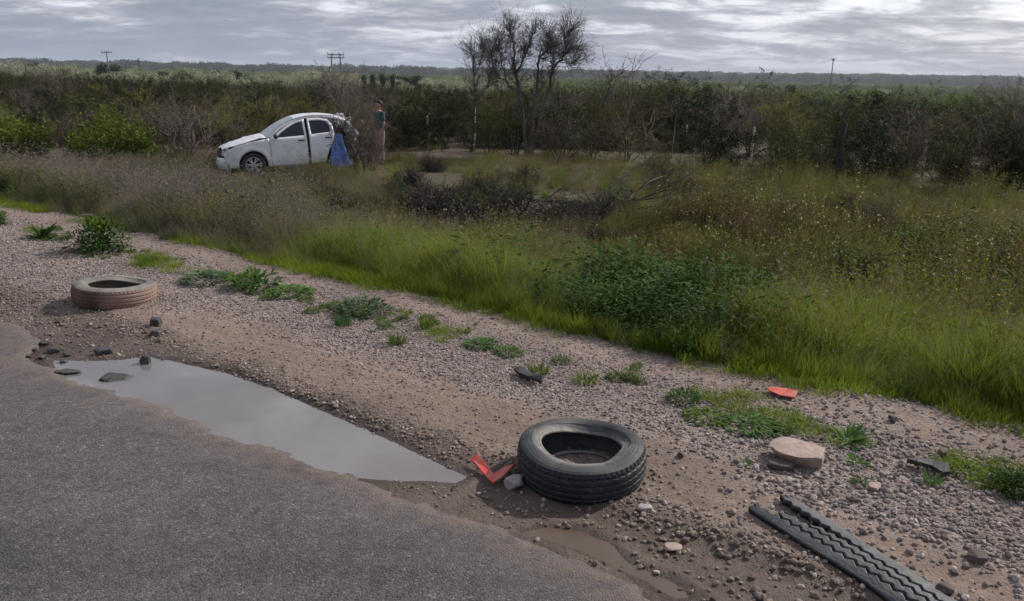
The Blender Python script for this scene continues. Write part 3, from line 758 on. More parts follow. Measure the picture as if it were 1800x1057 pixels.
while cnt < 262 and tries < 9000:
    tries += 1
    dpt = rnd.random()**1.3*30; x = rnd.uniform(-28, 30); yb = np.interp(x, tx, ty)+.5+dpt
    px, py = proj(x, yb, -.6)
    if px < -120 or px > 1920: continue
    gap = .74+.045*dpt
    if any((x-a)**2+(yb-b)**2 < gap*gap for a, b in placed): continue
    
    placed.append((x, yb)); cnt += 1
    nz = float(fbm(np.array([x]), np.array([yb]), .18, 2, 150)[0])
    n2z = float(fbm(np.array([x+40]), np.array([yb]), .14, 2, 151)[0])
    k_ = rnd.choices(['olive', 'ever', 'yolive', 'bare', 'rust'], [.50, .18+.6*(nz > .12), .05+.3*(n2z > .3), .10+.3*(n2z < -.15), .08+.12*(nz < -.2)])[0]
    tgt = (1.98+.42*(px > 1080)+.20*(px > 1600)-.36*(px < 640)-.10*((px >= 640) & (px < 1080)))*rnd.choice((rnd.uniform(.66, .9), rnd.uniform(.85, 1.12)))*(1+.22*float(fbm(np.array([x]), np.array([yb]), .25, 2, 153)[0]))
    if dpt < 8 and rnd.random() < .10: tgt *= 1.28; k_ = rnd.choice(['bare', 'olive', 'bare'])
    i_ = rnd.randrange(9); H = HT[k_][i_ % len(HT[k_])]
    plant(k_, i_, x, yb, tgt/H*1.25, rnd.uniform(0, 6.28), KL[k_]+(', front row of thicket ' if dpt < 2.2 else ', middle of thicket ' if dpt < 9 else ', back of thicket ')+where_(px), 'bushes of the thicket beyond the fence', zs=.8)
# low shrubs under the thicket edge and mounds standing about the verge
LG = {'ever': 'low dark shrub at the thicket foot ', 'olive': 'low olive shrub at the thicket foot '}
for i in range(120):
    x = rnd.uniform(-17, 13.5); y = float(np.interp(x, tx, ty))+rnd.uniform(-.25, .9)-(.8 if x > 3 and i % 3 else 0)
    if -5 < x < -1.2 and rnd.random() < .6: continue
    kk = rnd.choice(['ever', 'olive']); plant('low', i, x, y, rnd.uniform(.7, 1.35), rnd.uniform(0, 6.28), LG[kk]+where_(float(proj(x, y, -.7)[0])), 'low shrubs at the foot of the thicket', 'shrub', 'shrub', leaf=ML_ever if kk == 'ever' else ML_olive)
MLB = [('dark green', ML_dark), ('olive', ML_olive), ('grey green', ML_blue), ('blackish green', ML_ever), ('yellow green', ML_yolive)]
wv = lambda px, py: ('far back ' if py < 320 else 'midway ' if py < 380 else 'near tall grass ')+('at left' if px < 380 else 'below the white car' if px < 640 else 'below the person' if px < 800 else 'below the leafless tree' if px < 1060 else 'right of the branch pile' if px < 1280 else 'below the dark post' if px < 1560 else 'at the right edge')
k = 0
while k < 75:
    x, y = xy(rnd.uniform(-8, 17), rnd.uniform(7.2, 17)); px, py = proj(x, y, -.7)
    if not (-60 < px < 1860) or (360 < px < 700 and py < 325) or y < 3: continue
    lb, m_ = rnd.choice(MLB); dead = rnd.random() < .28
    if dead: plant('brush', k, x, y, rnd.uniform(.45, .9), rnd.uniform(0, 6.28), 'dry dark twiggy shrub in verge herbs '+wv(px, py), 'dry shrubs of the verge', 'shrub', 'shrub')
    else: plant('low', k, x, y, rnd.uniform(.38, .75), rnd.uniform(0, 6.28), lb+' small shrub in verge herbs '+wv(px, py), 'small shrubs of the verge', 'shrub', 'shrub', leaf=m_)
    k += 1
# scrub further off as one mass
def scrub_stuff(name, n, y0, y1, hs_, sc, lb, kinds, xr=.8, lift=0.0, cat='scrub'):
    src = []; acc_m = []
    yy = y0+(y1-y0)*rs.rand(n)**1.4; xx = rs.uniform(-1, 1, n)*yy*xr
    zz = hz(xx, yy)-.05+lift
    V = []
    for kn in kinds:
        for w_, l_ in SH[kn][0]:
            me = bpy.data.meshes.new('b')
            bm = bmesh.new(); bm.from_mesh(w_)
            nf = len(bm.faces)
            if l_: bm.from_mesh(l_)
            bm.faces.ensure_lookup_table()
            for i, f in enumerate(bm.faces): f.material_index = 0 if i < nf else 1
            bm.to_mesh(me); bm.free(); me.materials.append(SH[kn][1])
            if SH[kn][2]: me.materials.append(SH[kn][2])
            V.append(me)
    scl = hs_*rs.uniform(.6, 1.0, n)*sc
    rot = np.stack([np.zeros(n), np.zeros(n), rs.uniform(0, 6.28, n)], -1)
    return scatter(name, np.stack([xx, yy, zz], -1), rot, scl, rs.randint(0, len(V), n), V, [], lb, cat)
scrub_stuff('far_scrub', 2600, 52, 150, 1.0, 1.0, 'distant olive scrub spreading behind the fence thicket', ['olive', 'olive', 'ever', 'bare'])

# far woods in the valley: crowns made of leaf clumps
def crown(seed, hgt, wid, n, s, col=False, conical=False):
    r = np.random.RandomState(seed); a = Acc()
    bl = [(r.normal(0, wid*.26, 2), r.uniform(.3, .8)*hgt, r.uniform(.2, .34)*wid) for _ in range(9)]
    C = []
    for (b, zc_, rr) in bl:
        d = r.normal(size=(n//9, 3)); d /= np.linalg.norm(d, axis=1)[:, None]; d *= (r.rand(len(d))**.35)[:, None]*rr
        d[:, 2] *= .8 if not conical else 1.6
        C.append(d+[b[0]*(.3 if conical else 1), b[1]*(.3 if conical else 1), zc_])
    C = np.concatenate(C); C[:, 2] = np.clip(C[:, 2], .05*hgt, hgt)
    specks(a, r, C, s, 1, m=0)
    tube(a, [(0, 0, -.3), (0, 0, hgt*.35), (.1, 0, hgt*.7)], [.12, .1, .05], 5, m=1)
    return a.mesh('far_tree')
MF1 = leafmat('far_pale_hazed_tree', (.24, .26, .15), (.38, .39, .27), .25)  # pale foliage, its colour lightened further to imitate distance haze and sunlight
MF2 = leafmat('far_green_tree', (.085, .125, .038), (.16, .20, .07), .3)
MF3 = leafmat('far_dark_tree', (.022, .048, .028), (.038, .068, .036), .2)
def far_wood(name, n, y0, y1, x0, x1, mat, hg, wd, lb, con=False, base=None, sz=.28):
    yy = rs.uniform(y0, y1, n); xx = rs.uniform(x0, x1, n)*yy
    V = [crown(500+i+len(name)*9, hg, wd, 2600, sz, conical=con) for i in range(4)]
    for m_ in V: m_.materials.append(mat); m_.materials.append(MB_dark)
    rot = np.stack([np.zeros(n), np.zeros(n), rs.uniform(0, 6.28, n)], -1)
    scatter(name, np.stack([xx, yy, hz(xx, yy)], -1), rot, rs.uniform(.6, 1.15, n), rs.randint(0, 4, n), V, [], lb, 'woodland')
far_wood('pale_woodland', 800, 190, 500, -.75, .45, MF1, 5.4, 6.5, 'pale yellowish trees far off in the valley at left', sz=.2)
far_wood('scattered_dark_trees', 260, 210, 480, -.75, .8, MF3, 6.2, 4.5, 'dark trees standing among the paler woods of the valley')
far_wood('green_woodland', 1000, 160, 560, .02, .8, MF2, 5.2, 6.0, 'fresh green trees far off in the valley at right')
far_wood('mixed_woodland', 2600, 560, 1500, -.75, .75, MF2, 8, 12, 'green woods further off across the valley', sz=.6)
far_wood('dark_woodland', 2200, 1500, 3400, -.75, .75, MF3, 20, 34, 'dark bluish woods along the horizon', sz=1.7)
for i, (px, hh) in enumerate([(655, 26), (672, 30), (690, 27), (730, 16), (640, 20), (1385, 13), (1395, 15), (1265, 12)]):
    if i == 0: cy_m = crown(611, 7.0, 1.7, 900, .16, conical=True); cy_m.materials.append(MF3); cy_m.materials.append(MB_dark)
    Y_ = 190; p = atY(px, 128+px*.0183, Y_); o = link('cypress', cy_m)
    z0 = float(hz(p[0], Y_)); o.location = (p[0], Y_, z0); s = (hh*Y_/FPX*.35+CAMH-z0)/7.0*.92; o.scale = (s, s, s)
    tag(o, 'dark narrow cypress far behind the thicket', 'tree', 'distant narrow cypresses')

# leafless tree drawn limb by limb
MTREE = leafmat('grey_bark', (.075, .064, .064), (.14, .12, .118), 0.0, .9)
def limb_tree(name, label, limbs, Y0, seed, spread, twigs, foot_px, rad0):
    r = np.random.RandomState(seed); foot = gp(*foot_px); Y0 = foot[1]
    root = empty(name, tuple(foot)); tr = Acc(); tw = Acc()
    for (pl, ra, rb, dy) in limbs:
        P = []
        for i, (a, b) in enumerate(pl):
            p = atY(a, b, Y0); f = i/(len(pl)-1); p[1] += dy[0]+(dy[1]-dy[0])*f; P.append(p-foot)
        P = np.array(P); tt = np.linspace(0, len(P)-1, len(P)*3); Q = np.stack([np.interp(tt, range(len(P)), P[:, k]) for k in range(3)], -1)
        Q[1:-1] += r.normal(0, .018, Q[1:-1].shape)
        tube(tr, Q, np.linspace(ra*.78, rb, len(Q)), 6)
        n = int(twigs*len(pl))
        for k in range(n):
            f = r.uniform(.25, 1); i = int(f*(len(Q)-1)); q = Q[i]
            if q[2] < 1.3 and r.rand() < .5: continue
            d = (Q[min(i+1, len(Q)-1)]-Q[max(i-1, 0)]); d = d/np.linalg.norm(d)+r.normal(0, .8, 3)+[0, 0, .35]; d /= np.linalg.norm(d)
            out = []; tips = []
            grow(r, out, q, d, r.uniform(.3, .62), .009, 2, .7, .05, (3, 4), tips, .2)
            for pts, rr in out: tube(tw, pts, rr, 3)
    m1 = tr.mesh('trunk', True); m1.materials.append(MTREE); link('trunk', m1, root)
    m2 = tw.mesh('twigs'); m2.materials.append(MTREE); link('twigs', m2, root)
    return tag(root, label, 'tree')
limb_tree('leafless_tree', 'large leafless tree with spreading dark limbs above the thicket', [
    ([(925, 276), (922, 225), (915, 165), (906, 130), (903, 110)], .085, .045, (0, .1)),
    ([(903, 110), (906, 91), (902, 73), (896, 55), (895, 40)], .042, .008, (.1, .4)),
    ([(906, 130), (917, 113), (922, 94), (932, 76), (943, 52)], .04, .008, (.1, -.4)),
    ([(930, 275), (938, 215), (945, 165), (946, 121), (948, 102), (959, 92), (969, 83), (966, 54)], .07, .008, (0, .3)),
    ([(934, 272), (950, 205), (965, 155), (971, 123), (983, 110), (993, 94), (1004, 89), (1024, 88)], .075, .008, (0, -.5)),
    ([(993, 94), (991, 73), (998, 60), (1007, 51)], .025, .006, (-.3, -.1)),
    ([(971, 123), (972, 99), (964, 83), (972, 62)], .03, .006, (-.1, .5)),
    ([(915, 175), (890, 145), (868, 125), (863, 99), (872, 84)], .045, .008, (0, -.4)),
    ([(890, 145), (882, 118), (880, 95), (872, 70)], .03, .006, (-.1, .3)),
    ([(983, 110), (1003, 112), (1022, 105)], .02, .006, (-.3, .1))], 22, 5, .6, 12, (928, 278), .08)
limb_tree('leafless_tree', 'slender leafless tree left of the large one, by the fence', [
    ([(828, 266), (833, 225), (834, 170), (832, 126), (832, 105), (824, 80)], .05, .008, (0, .2)),
    ([(833, 135), (845, 112), (850, 92), (846, 80)], .025, .006, (0, -.3)),
    ([(834, 180), (855, 155), (862, 130), (858, 100)], .03, .006, (0, .3))], 23, 9, .6, 13, (828, 266), .05)
def small_bare(px, py, hpx, Y, label):
    p = atY(px, py, Y); zg = float(hz(p[0], Y)); top = atY(px, py-hpx, Y)[2]
    plant('bare', int(px), p[0], Y, (top-zg)/HT['bare'][int(px) % 3], px, label, name='bare_tree', cat='tree')
small_bare(1788, 150, 22, 42, 'small bare tree top breaking the skyline at right edge')
small_bare(105, 130, 26, 46, 'bare reddish tree breaking the skyline at far left')
small_bare(600, 130, 26, 40, 'bare tree crown beside the distant pylon behind the car')
small_bare(1390, 150, 14, 44, 'low bare crown on the skyline right of centre')

# fallen branches of the brush pile
def branch(px, py, L, az, label, rad=.03, el=.08, seed=0, mat=None):
    r = np.random.RandomState(seed); p = gp(px, py); a = Acc(); out = []; tips = []
    grow(r, out, np.zeros(3), np.array([math.cos(az), math.sin(az), el]), L, rad, 2, .45, 0.0, (2, 4), tips, .10)
    for pts, rr in out:
        pts = np.array(pts); pts[:, 2] = np.maximum(pts[:, 2], -.02); tube(a, pts, rr, 5)
    m = a.mesh('branch', True); m.materials.append(mat or MB_dark); o = link('fallen_branch', m); o.location = (p[0], p[1], p[2]+.12)
    return tag(o, label, 'branch')
branch(880, 362, 2.4, -.15, 'long grey fallen branch lying along the top of the brush pile', .045, .02, 3, MB_twig)
branch(930, 385, 1.6, .1, 'curved fallen branch low in the middle of the brush pile', .03, .1, 4)
branch(1000, 372, 1.9, -.3, 'fallen branch sloping right at the end of the brush pile', .035, .05, 6, MB_twig)
branch(890, 395, 1.3, .6, 'short fallen branch at the lower left of the brush pile', .025, .3, 8, MB_twig)
branch(555, 372, 1.1, .9, 'dark fallen branch in the withered grass left of the green verge', .022, .2, 12)

# fence: posts, dark post
fence = empty('wire_fence', (-2.75, 26.07, -.6)); tag(fence, 'sagging wire fence with thin pale posts along the thicket', 'fence')
MP = plain('weathered_post', (.40, .36, .31), .9, var=.3, nscale=20, bump=.004)
MWI = plain('fence_wire', (.16, .15, .145), .6, .6)
pa = Acc(); tube(pa, [(0, 0, -.1), (.01, 0, .5), (0, .01, .99), (0, .01, 1.0)], [.036, .034, .032, .004], 8); pm = pa.mesh('post'); pm.materials.append(MP)
for x, y, z, h in P_all:
    o = link('post', pm, fence); o.location = (x+2.75, y-26.07, z+.6); o.scale = (1, 1, h); o.rotation_euler = (rnd.uniform(-.04, .04), rnd.uniform(-.04, .04), rnd.random())
for hh in (.35, .65, .93):
    a = Acc(); P = []
    for i in range(len(P_all)-1):
        A_, B_ = np.array(P_all[i][:3]), np.array(P_all[i+1][:3]); A_[2] += hh*P_all[i][3]; B_[2] += hh*P_all[i+1][3]
        for t_ in np.linspace(0, 1, 7)[:-1]:
            q = A_*(1-t_)+B_*t_; q[2] -= .06*math.sin(math.pi*t_); P.append(q-np.array([-2.75, 26.07, -.6]))
    tube(a, P, .004, 3); m = a.mesh('wire'); m.materials.append(MWI); link('wire', m, fence)
p = gp(1469, 334); a = Acc()
tube(a, [(0, 0, -.1), (.02, 0, .6), (-.02, .02, 1.2), (.03, 0, 1.58), (.03, 0, 1.6)], [.085, .075, .07, .06, .01], 9)
m = a.mesh('post', True); m.materials.append(MB_dark); o = link('wooden_post', m); o.location = p; tag(o, 'thick dark weathered post standing in the thicket at right', 'post')

# distant poles
MPOLE = plain('far_pole', (.16, .15, .15), .8)
def pole(px, ytop, Y, label, arms, twin=False, cat='utility pole'):
    b = atY(px, ytop, Y); zg = float(hz(b[0], Y)); H_ = b[2]-zg; root = empty('utility_pole', (b[0], Y, zg)); tag(root, label, cat)
    for s in ((-1, 1) if twin else (0,)):
        a = Acc(); tube(a, [(s*1.1, 0, -.3), (s*1.1, 0, H_)], [.2, .14], 6); m = a.mesh('pole'); m.materials.append(MPOLE); link('pole', m, root)
    for h_, w_ in arms:
        a = Acc(); tube(a, [(-w_, 0, H_*h_), (w_, 0, H_*h_)], .12, 4); m = a.mesh('cross_arm'); m.materials.append(MPOLE); link('cross_arm', m, root)
        for s in (-1, -.35, .35, 1):
            a = Acc(); tube(a, [(w_*s, 0, H_*h_+.1), (w_*s, 0, H_*h_+.5)], .1, 5); m = a.mesh('insulator'); m.materials.append(MPOLE); link('insulator', m, root)
pole(590, 94, 210, 'twin pole pylon with cross arms on the horizon behind the car', [(.97, 2.0), (.9, 2.0)], True)
pole(187, 90, 260, 'slender utility pole on the horizon at left', [(.96, 1.5)])
pole(1465, 104, 260, 'tall straight pole on the horizon at right', [(.98, .5)])

# ------------------------------------------------------------------ near things: materials
t = NT('tyre_rubber')
dn = t.noise(5, 6, .7, vec=t.obj)
c = t.mix(t.ramp(dn, [(.42, 0), (.70, .4)]), (.007, .009, .013), (.038, .041, .046))
c = t.mix(t.ramp(t.noise(34, 5, .75, vec=t.obj), [(.55, 0), (.75, .55)]), c, (.15, .13, .115))
t.bump(t.noise(120, 4, .6, vec=t.obj), .4, .002)
MRUB = t.set(col=c, rough=.62, spec=.45)
t = NT('dusty_sidewall')
sp = t.n('ShaderNodeSeparateXYZ'); t.t.links.new(t.obj, sp.inputs[0])
rr_ = t.math('SQRT', t.math('ADD', t.math('POWER', sp.outputs[0], 2.0), t.math('POWER', sp.outputs[1], 2.0)))
ring = t.ramp(rr_, [(.185, .95), (.205, .75), (.225, .25), (.27, .2), (.30, .08)])
amt = t.math('MULTIPLY', ring, t.ramp(t.noise(9, 6, .72, vec=t.obj, dist=.4), [(.33, .15), (.62, 1.0)]))
c = t.mix(amt, (.012, .017, .024), (.26, .24, .21))
c = t.mix(t.ramp(t.noise(5, 5, .7, vec=t.obj), [(.52, 0), (.7, .28)]), c, (.09, .105, .12))
t.bump(t.math('ADD', t.noise(80, 4, .6, vec=t.obj), t.math('MULTIPLY', t.math('SINE', t.math('MULTIPLY', rr_, 420.0)), .35)), .4, .002)
MSIDE = t.set(col=c, rough=.68, spec=.4)
t = NT('clay_coated_rubber')
c = t.mix(t.ramp(t.noise(4, 6, .7, vec=t.obj), [(.35, .2), (.6, .9)]), (.035, .030, .030), (.175, .098, .072))
sp = t.n('ShaderNodeSeparateXYZ'); t.t.links.new(t.obj, sp.inputs[0])
c = t.mix(t.ramp(t.math('ADD', t.math('MULTIPLY', sp.outputs[0], 1.4), t.noise(6, 4, .7, vec=t.obj)), [(.34, 0), (.66, .75)]), c, (.26, .185, .155))
t.bump(t.noise(60, 4, .7, vec=t.obj), .5, .004)
MCLAY = t.set(col=c, rough=.9, spec=.25)
t = NT('clay_coated_sidewall')
c = t.mix(t.ramp(t.noise(5, 6, .7, vec=t.obj), [(.35, .3), (.6, .95)]), (.055, .06, .06), (.23, .205, .18))
t.bump(t.noise(60, 4, .7, vec=t.obj), .5, .004)
MCLAY2 = t.set(col=c, rough=.85, spec=.3)
MRED = plain('red_plastic', (.56, .050, .032), .5, var=.3, nscale=25, dirt=(.26, .15, .115), dirtamt=.75, spec=.5)
MROCK = plain('pale_rock', (.36, .27, .235), .92, var=.3, nscale=14, bump=.012, bscale=38, dirt=(.20, .15, .13), dirtamt=.5)
MROCKD = plain('dark_rock', (.085, .062, .058), .85, var=.3, nscale=18, bump=.01, bscale=40)
MLUMP = plain('wet_asphalt_lump', (.040, .038, .038), .6, var=.4, nscale=30, bump=.014, bscale=70, dirt=(.13, .11, .1), dirtamt=.4)
MWHST = plain('grey_stone', (.34, .30, .29), .85, var=.25, nscale=25, bump=.006)
MBLK = plain('black_rubber_scrap', (.018, .018, .020), .55, var=.3, nscale=30, bump=.004)

def tyre(name, Rt, W, rim, label, loc, rz, tilt, M, dents, crush=0.0):
    """tyre lying on its side; z up is its axle. dents: list of (angle, width, dz, dr)"""
    root = empty(name, loc, rz); root.rotation_euler = (tilt[0], tilt[1], rz)
    nt = 260; th = np.linspace(0, 2*np.pi, nt, endpoint=False)
    def warp(r, z, th):
        r = r*np.ones_like(th); z = z*np.ones_like(th)
        topf = np.clip(z/W, 0, 1); inn = np.clip((Rt-r)/(Rt-rim), 0, 1)
        for a, w_, dz, dr in dents:
            g = np.exp(-((np.angle(np.exp(1j*(th-a))))/w_)**2)
            z = z+g*dz*topf*(.35+.65*inn); r = r+g*dr*(.3+.7*inn)*topf
        x = r*np.cos(th); y = r*np.sin(th)
        return np.stack([x, y, z], -1)
    # tread with ribs, zig zag grooves and side blocks
    npf = 64; zz = np.linspace(.10*W, .90*W, npf); V = np.zeros((nt*2, npf, 3)); th2 = np.linspace(0, 2*np.pi, nt*2, endpoint=False)
    for k, z in enumerate(zz):
        s = (z/W-.5)*2; crown_ = Rt-.020*abs(s)**2.6*1.3
        g = np.zeros_like(th2)
        for gc in (-.52, -.18, .18, .52):
            c_ = gc+.030*(2/np.pi)*np.arcsin(np.sin(th2*48))
            g = np.maximum(g, np.clip(1-np.abs(s-c_)/.055, 0, 1)**.5)
        if abs(s) > .60: g = np.maximum(g, (np.sin(th2*64+s*3) > .72)*.6)
        r = crown_-g*.0075
        V[:, k] = warp(r, z, th2)
    me = npmesh('tread', V.reshape(-1, 3), [gridq(nt*2, npf, wrapu=True)], sm=True); me.materials.append(M[0]); link('tread', me, root)
    # sidewalls: section from tread shoulder to bead, then back inside
    def side(sgn, nm):
        prof = [(Rt-.018*.85, .90), (Rt-.026, .945), (Rt-.05, .99), (Rt-.08, 1.0), (rim+.035, .965), (rim+.016, .92), (rim+.010, .90), (rim+.002, .90), (rim-.004, .87), (rim-.004, .82), (rim+.008, .80), (rim+.03, .88), (Rt-.08, .93), (Rt-.045, .86), (Rt-.030, .70), (Rt-.026, .5)]
        pr = np.array(prof); tt = np.linspace(0, len(pr)-1, 60)
        from_ = np.stack([np.interp(tt, range(len(pr)), pr[:, 0]), np.interp(tt, range(len(pr)), pr[:, 1])], -1)
        kk = np.array([.25, .5, .25]); 
        for _ in range(2): from_[1:-1] = .25*from_[:-2]+.5*from_[1:-1]+.25*from_[2:]
        VV = np.zeros((nt, 60, 3))
        for k, (r, zf) in enumerate(from_):
            z = zf*W if sgn > 0 else (1-zf)*W
            VV[:, k] = warp(r, z, th)
        q = gridq(nt, 60, wrapu=True)
        me = npmesh(nm, VV.reshape(-1, 3), [q if sgn > 0 else q[:, ::-1]], sm=True); me.materials.append(M[1]); link(nm, me, root)
    side(1, 'sidewall'); side(-1, 'sidewall')
    return tag(root, label, 'tyre')
p = gp(1025, 838)
tyre('tyre', .292, .185, .176, 'black worn car tyre lying on its side at the muddy road edge', (p[0]-.005, p[1]+.035, p[2]-.012), .0, (R(2.5), R(-1.5)), (MRUB, MSIDE),
     [(R(75), .75, -.062, .045), (R(20), .45, -.026, .016), (R(165), .5, .010, .016), (R(255), .7, -.020, -.022), (R(305), .35, -.02, -.012)])
p = gp(191, 533)
tyre('tyre', .300, .165, .185, 'reddish mud coated tyre lying on its side left of the puddle', (p[0], p[1]+.10, p[2]-.02), R(10), (R(-1), R(3)), (MCLAY, MCLAY2), [(R(60), .8, -.03, .02), (R(200), .5, .012, 0)])

# retread strip torn from a truck tyre, with zig zag grooves
def strip():
    A_ = np.array(gp(1352, 894)[:2]); B_ = np.array(gp(1610, 1057)[:2]); d = (B_-A_)/np.linalg.norm(B_-A_); L_ = np.linalg.norm(B_-A_)+.75
    nrm = np.array([-d[1], d[0]])
    if nrm[1] < 0: nrm = -nrm
    ns, ntt = 560, 110; s = np.linspace(0, L_, ns); tt = np.linspace(-1, 1, ntt)
    Sg, Tg_ = np.meshgrid(s, tt, indexing='ij'); hw = .104
    zig = .080*(2/np.pi)*np.arcsin(np.sin(Sg/.052*2*np.pi))
    root = empty('tread_strip', (A_[0], A_[1], float(hz(*A_)))); parts = []
    g = np.zeros_like(Sg)
    for gc, wd in ((-.52, .060), (-.10, .060), (.30, .070)):
        g = np.maximum(g, np.clip((wd-np.abs(Tg_-gc-zig))/.012, 0, 1))
    gapw = np.interp(Sg, [0, .34, .60], [.30, .12, 0]); edge_in = .30+zig
    H_ = .017-.004*np.abs(Tg_)**4-g*.012+.0012*fbm(Sg*3, Tg_, 20, 3, 5)
    arch = .013*(1-Tg_**2)+.006*np.sin(Sg*3.4+.6)+.003
    lat = Tg_*hw+.012*np.sin(Sg*1.9)*1.0+np.where(Tg_ > edge_in, np.interp(Sg, [0, .5], [.030, 0]), 0)
    X_ = A_[0]+d[0]*(Sg-.02)+nrm[0]*lat; Y_ = A_[1]+d[1]*(Sg-.02)+nrm[1]*lat
    base = hz(X_, Y_); top = base.mean(1, keepdims=True)*.6+base*.4+arch+H_
    low = top-.012-np.maximum(H_-.006, 0)
    top = np.stack([X_, Y_, top], -1)-[A_[0], A_[1], float(hz(*A_))]; low = np.stack([X_, Y_, low], -1)-[A_[0], A_[1], float(hz(*A_))]
    q = gridq(ns, ntt); cs = Sg.reshape(-1)[q].mean(1); ct = Tg_.reshape(-1)[q].mean(1); cz = zig.reshape(-1)[q].mean(1)
    gw = np.interp(cs, [0, .34, .60], [.26, .10, 0])
    rib_far = ct > .30+cz
    start = np.where(ct > .30+cz, .02, np.where(ct > -.10+cz, .235, np.where(ct > -.52+cz, .12, .0)))+.02*np.sin(ct*23)
    alive = (cs > start) & ~((ct < .30+cz+.02) & (ct > .30+cz-gw-.02) & (cs < .60))
    for nm, m in (('tread_rib', rib_far & alive), ('tread_band', ~rib_far & alive)):
        qq = q[m]; n_ = ns*ntt
        # boundary walls
        E = {}
        for f in qq:
            for a, b in ((f[0], f[1]), (f[1], f[2]), (f[2], f[3]), (f[3], f[0])):
                k = (min(a, b), max(a, b)); E[k] = None if k in E else (a, b)
        be = np.array([e for e in E.values() if e is not None])
        walls = np.stack([be[:, 1], be[:, 0], be[:, 0]+n_, be[:, 1]+n_], -1)
        allq = np.concatenate([qq, qq[:, ::-1]+n_, walls]); used, inv_ = np.unique(allq, return_inverse=True)
        VV = np.concatenate([top.reshape(-1, 3), low.reshape(-1, 3)])[used]
        me = npmesh(nm, VV, [inv_.reshape(-1, 4)]); fill_attr(me, 'groove', np.concatenate([g.ravel(), np.ones(n_)])[used]); me.materials.append(MTR); link(nm, me, root)
    return tag(root, 'long black retread strip with zigzag grooves lying at lower right', 'tread strip')
t = NT('retread_rubber')
c = t.mix(t.ramp(t.noise(7, 6, .7, vec=t.obj), [(.35, .1), (.66, .85)]), (.016, .018, .022), (.070, .073, .080))
c = t.mix(t.ramp(t.noise(60, 4, .7, vec=t.obj), [(.6, 0), (.8, .5)]), c, (.17, .15, .13))
c = t.mix(t.attr('groove'), c, (.008, .008, .009))
t.bump(t.noise(200, 3, .6, vec=t.obj), .4, .0015)
MTR = t.set(col=c, rough=.6, spec=.45)
strip()

def shard(pix, label, th=.012, mat=MRED, bend=.03, name='plastic_shard', cat='plastic shard', lift=.012, fold=None):
    """a thin broken plate whose outline lies round the given ground pixels; bent and tilted"""
    P = np.array([gp(a, b, 8) for a, b in pix]); c = P.mean(0); Q = P-c
    bm = bmesh.new(); n = len(Q)
    sw = np.random.RandomState(n+int(pix[0][0]))
    zt = [lift+bend*(.5+.5*math.sin(i*2.3+q[0]*20))*abs(q[0])*8+sw.rand()*.01 for i, q in enumerate(Q)]
    up = [bm.verts.new((q[0], q[1], q[2]+z_+th)) for q, z_ in zip(Q, zt)]; dn_ = [bm.verts.new((q[0], q[1], q[2]+z_)) for q, z_ in zip(Q, zt)]
    f1 = bm.faces.new(up); f2 = bm.faces.new(dn_[::-1])
    for i in range(n): bm.faces.new((up[i], dn_[i], dn_[(i+1) % n], up[(i+1) % n]))
    bmesh.ops.triangulate(bm, faces=[f1, f2]); bmesh.ops.recalc_face_normals(bm, faces=bm.faces)
    bmesh.ops.bevel(bm, geom=[e for e in bm.edges if e.calc_face_angle(0) > .8], offset=.0015, segments=1, affect='EDGES')
    me = bpy.data.meshes.new(name); bm.to_mesh(me); bm.free(); me.materials.append(mat)
    o = link(name, me); o.location = c; return tag(o, label, cat)
shard([(828, 819), (838, 814), (868, 842), (890, 833), (908, 826), (903, 834), (882, 852), (866, 858), (855, 848)], 'bent red plastic shard in the mud left of the near tyre', .010, bend=.05)
shard([(1348, 689), (1362, 687), (1385, 691), (1401, 697), (1396, 705), (1372, 702), (1352, 696)], 'flat orange red plastic shard lying alone on the gravel at right', .008, bend=.02)
shard([(1326, 905), (1338, 903), (1345, 908), (1332, 909)], 'tiny dark shard beside the end of the retread strip', .006, MBLK)
shard([(903, 656), (915, 656), (935, 664), (955, 675), (952, 680), (930, 673), (910, 665)], 'black rubber scrap on the gravel among low weeds left of the thin grass tuft', .018, MBLK, .03, 'rubber_scrap', 'rubber scrap')
shard([(1592, 820), (1612, 820), (1640, 822), (1664, 832), (1668, 842), (1655, 842), (1636, 831), (1610, 829)], 'curved black rubber scrap on the gravel at right edge', .02, MBLK, .03, 'rubber_scrap', 'rubber scrap')
shard([(1780, 693), (1796, 690), (1798, 696), (1785, 697)], 'small dark scrap on the gravel track at the right edge', .01, MBLK, .02, 'rubber_scrap', 'rubber scrap')

def rock(px, py, wpx, label, mat, flat=.5, dep=.8, rz=0.0, seed=1, name='rock', cat='rock', sink=.15, shape=None):
    r = np.random.RandomState(seed); p = gp(px, py); dist = np.linalg.norm(p-[0, 0, CAMH]); w_ = wpx*dist/FPX
    bm = bmesh.new(); bmesh.ops.create_icosphere(bm, subdivisions=4, radius=.5)
    pl = [(lambda d: d/np.linalg.norm(d))(r.normal(size=3)) for _ in range(11)]; of = r.uniform(.26, .42, 11)
    pl.append(np.array([.05, -.1, 1.])); of = np.append(of, .22)
    for v in bm.verts:
        q = np.array(v.co)
        for n_, o_ in zip(pl, of):
            n_ = n_/np.linalg.norm(n_)
            k = q@n_
            if k > o_: q = q-n_*(k-o_)*.93
        h = fbm(np.array([q[0]*3+q[2]]), np.array([q[1]*3-q[2]]), 1.6, 4, seed)[0]
        q = q*(1+.10*h); v.co = q*np.array([w_*1.2, w_*dep*1.2, w_*flat*1.6])
    me = bpy.data.meshes.new(name); bm.to_mesh(me); bm.free(); me.materials.append(mat); smooth(me)
    zmin = min(v.co.z for v in me.vertices)
    o = link(name, me); o.location = (p[0], p[1], p[2]-zmin*(1-sink*2)); o.rotation_euler = (0, 0, rz); return tag(o, label, cat)
rock(1396, 812, 88, 'large pale flat topped rock on the gravel near the spiky rosette weed', MROCK, .34, .9, .3, 5)
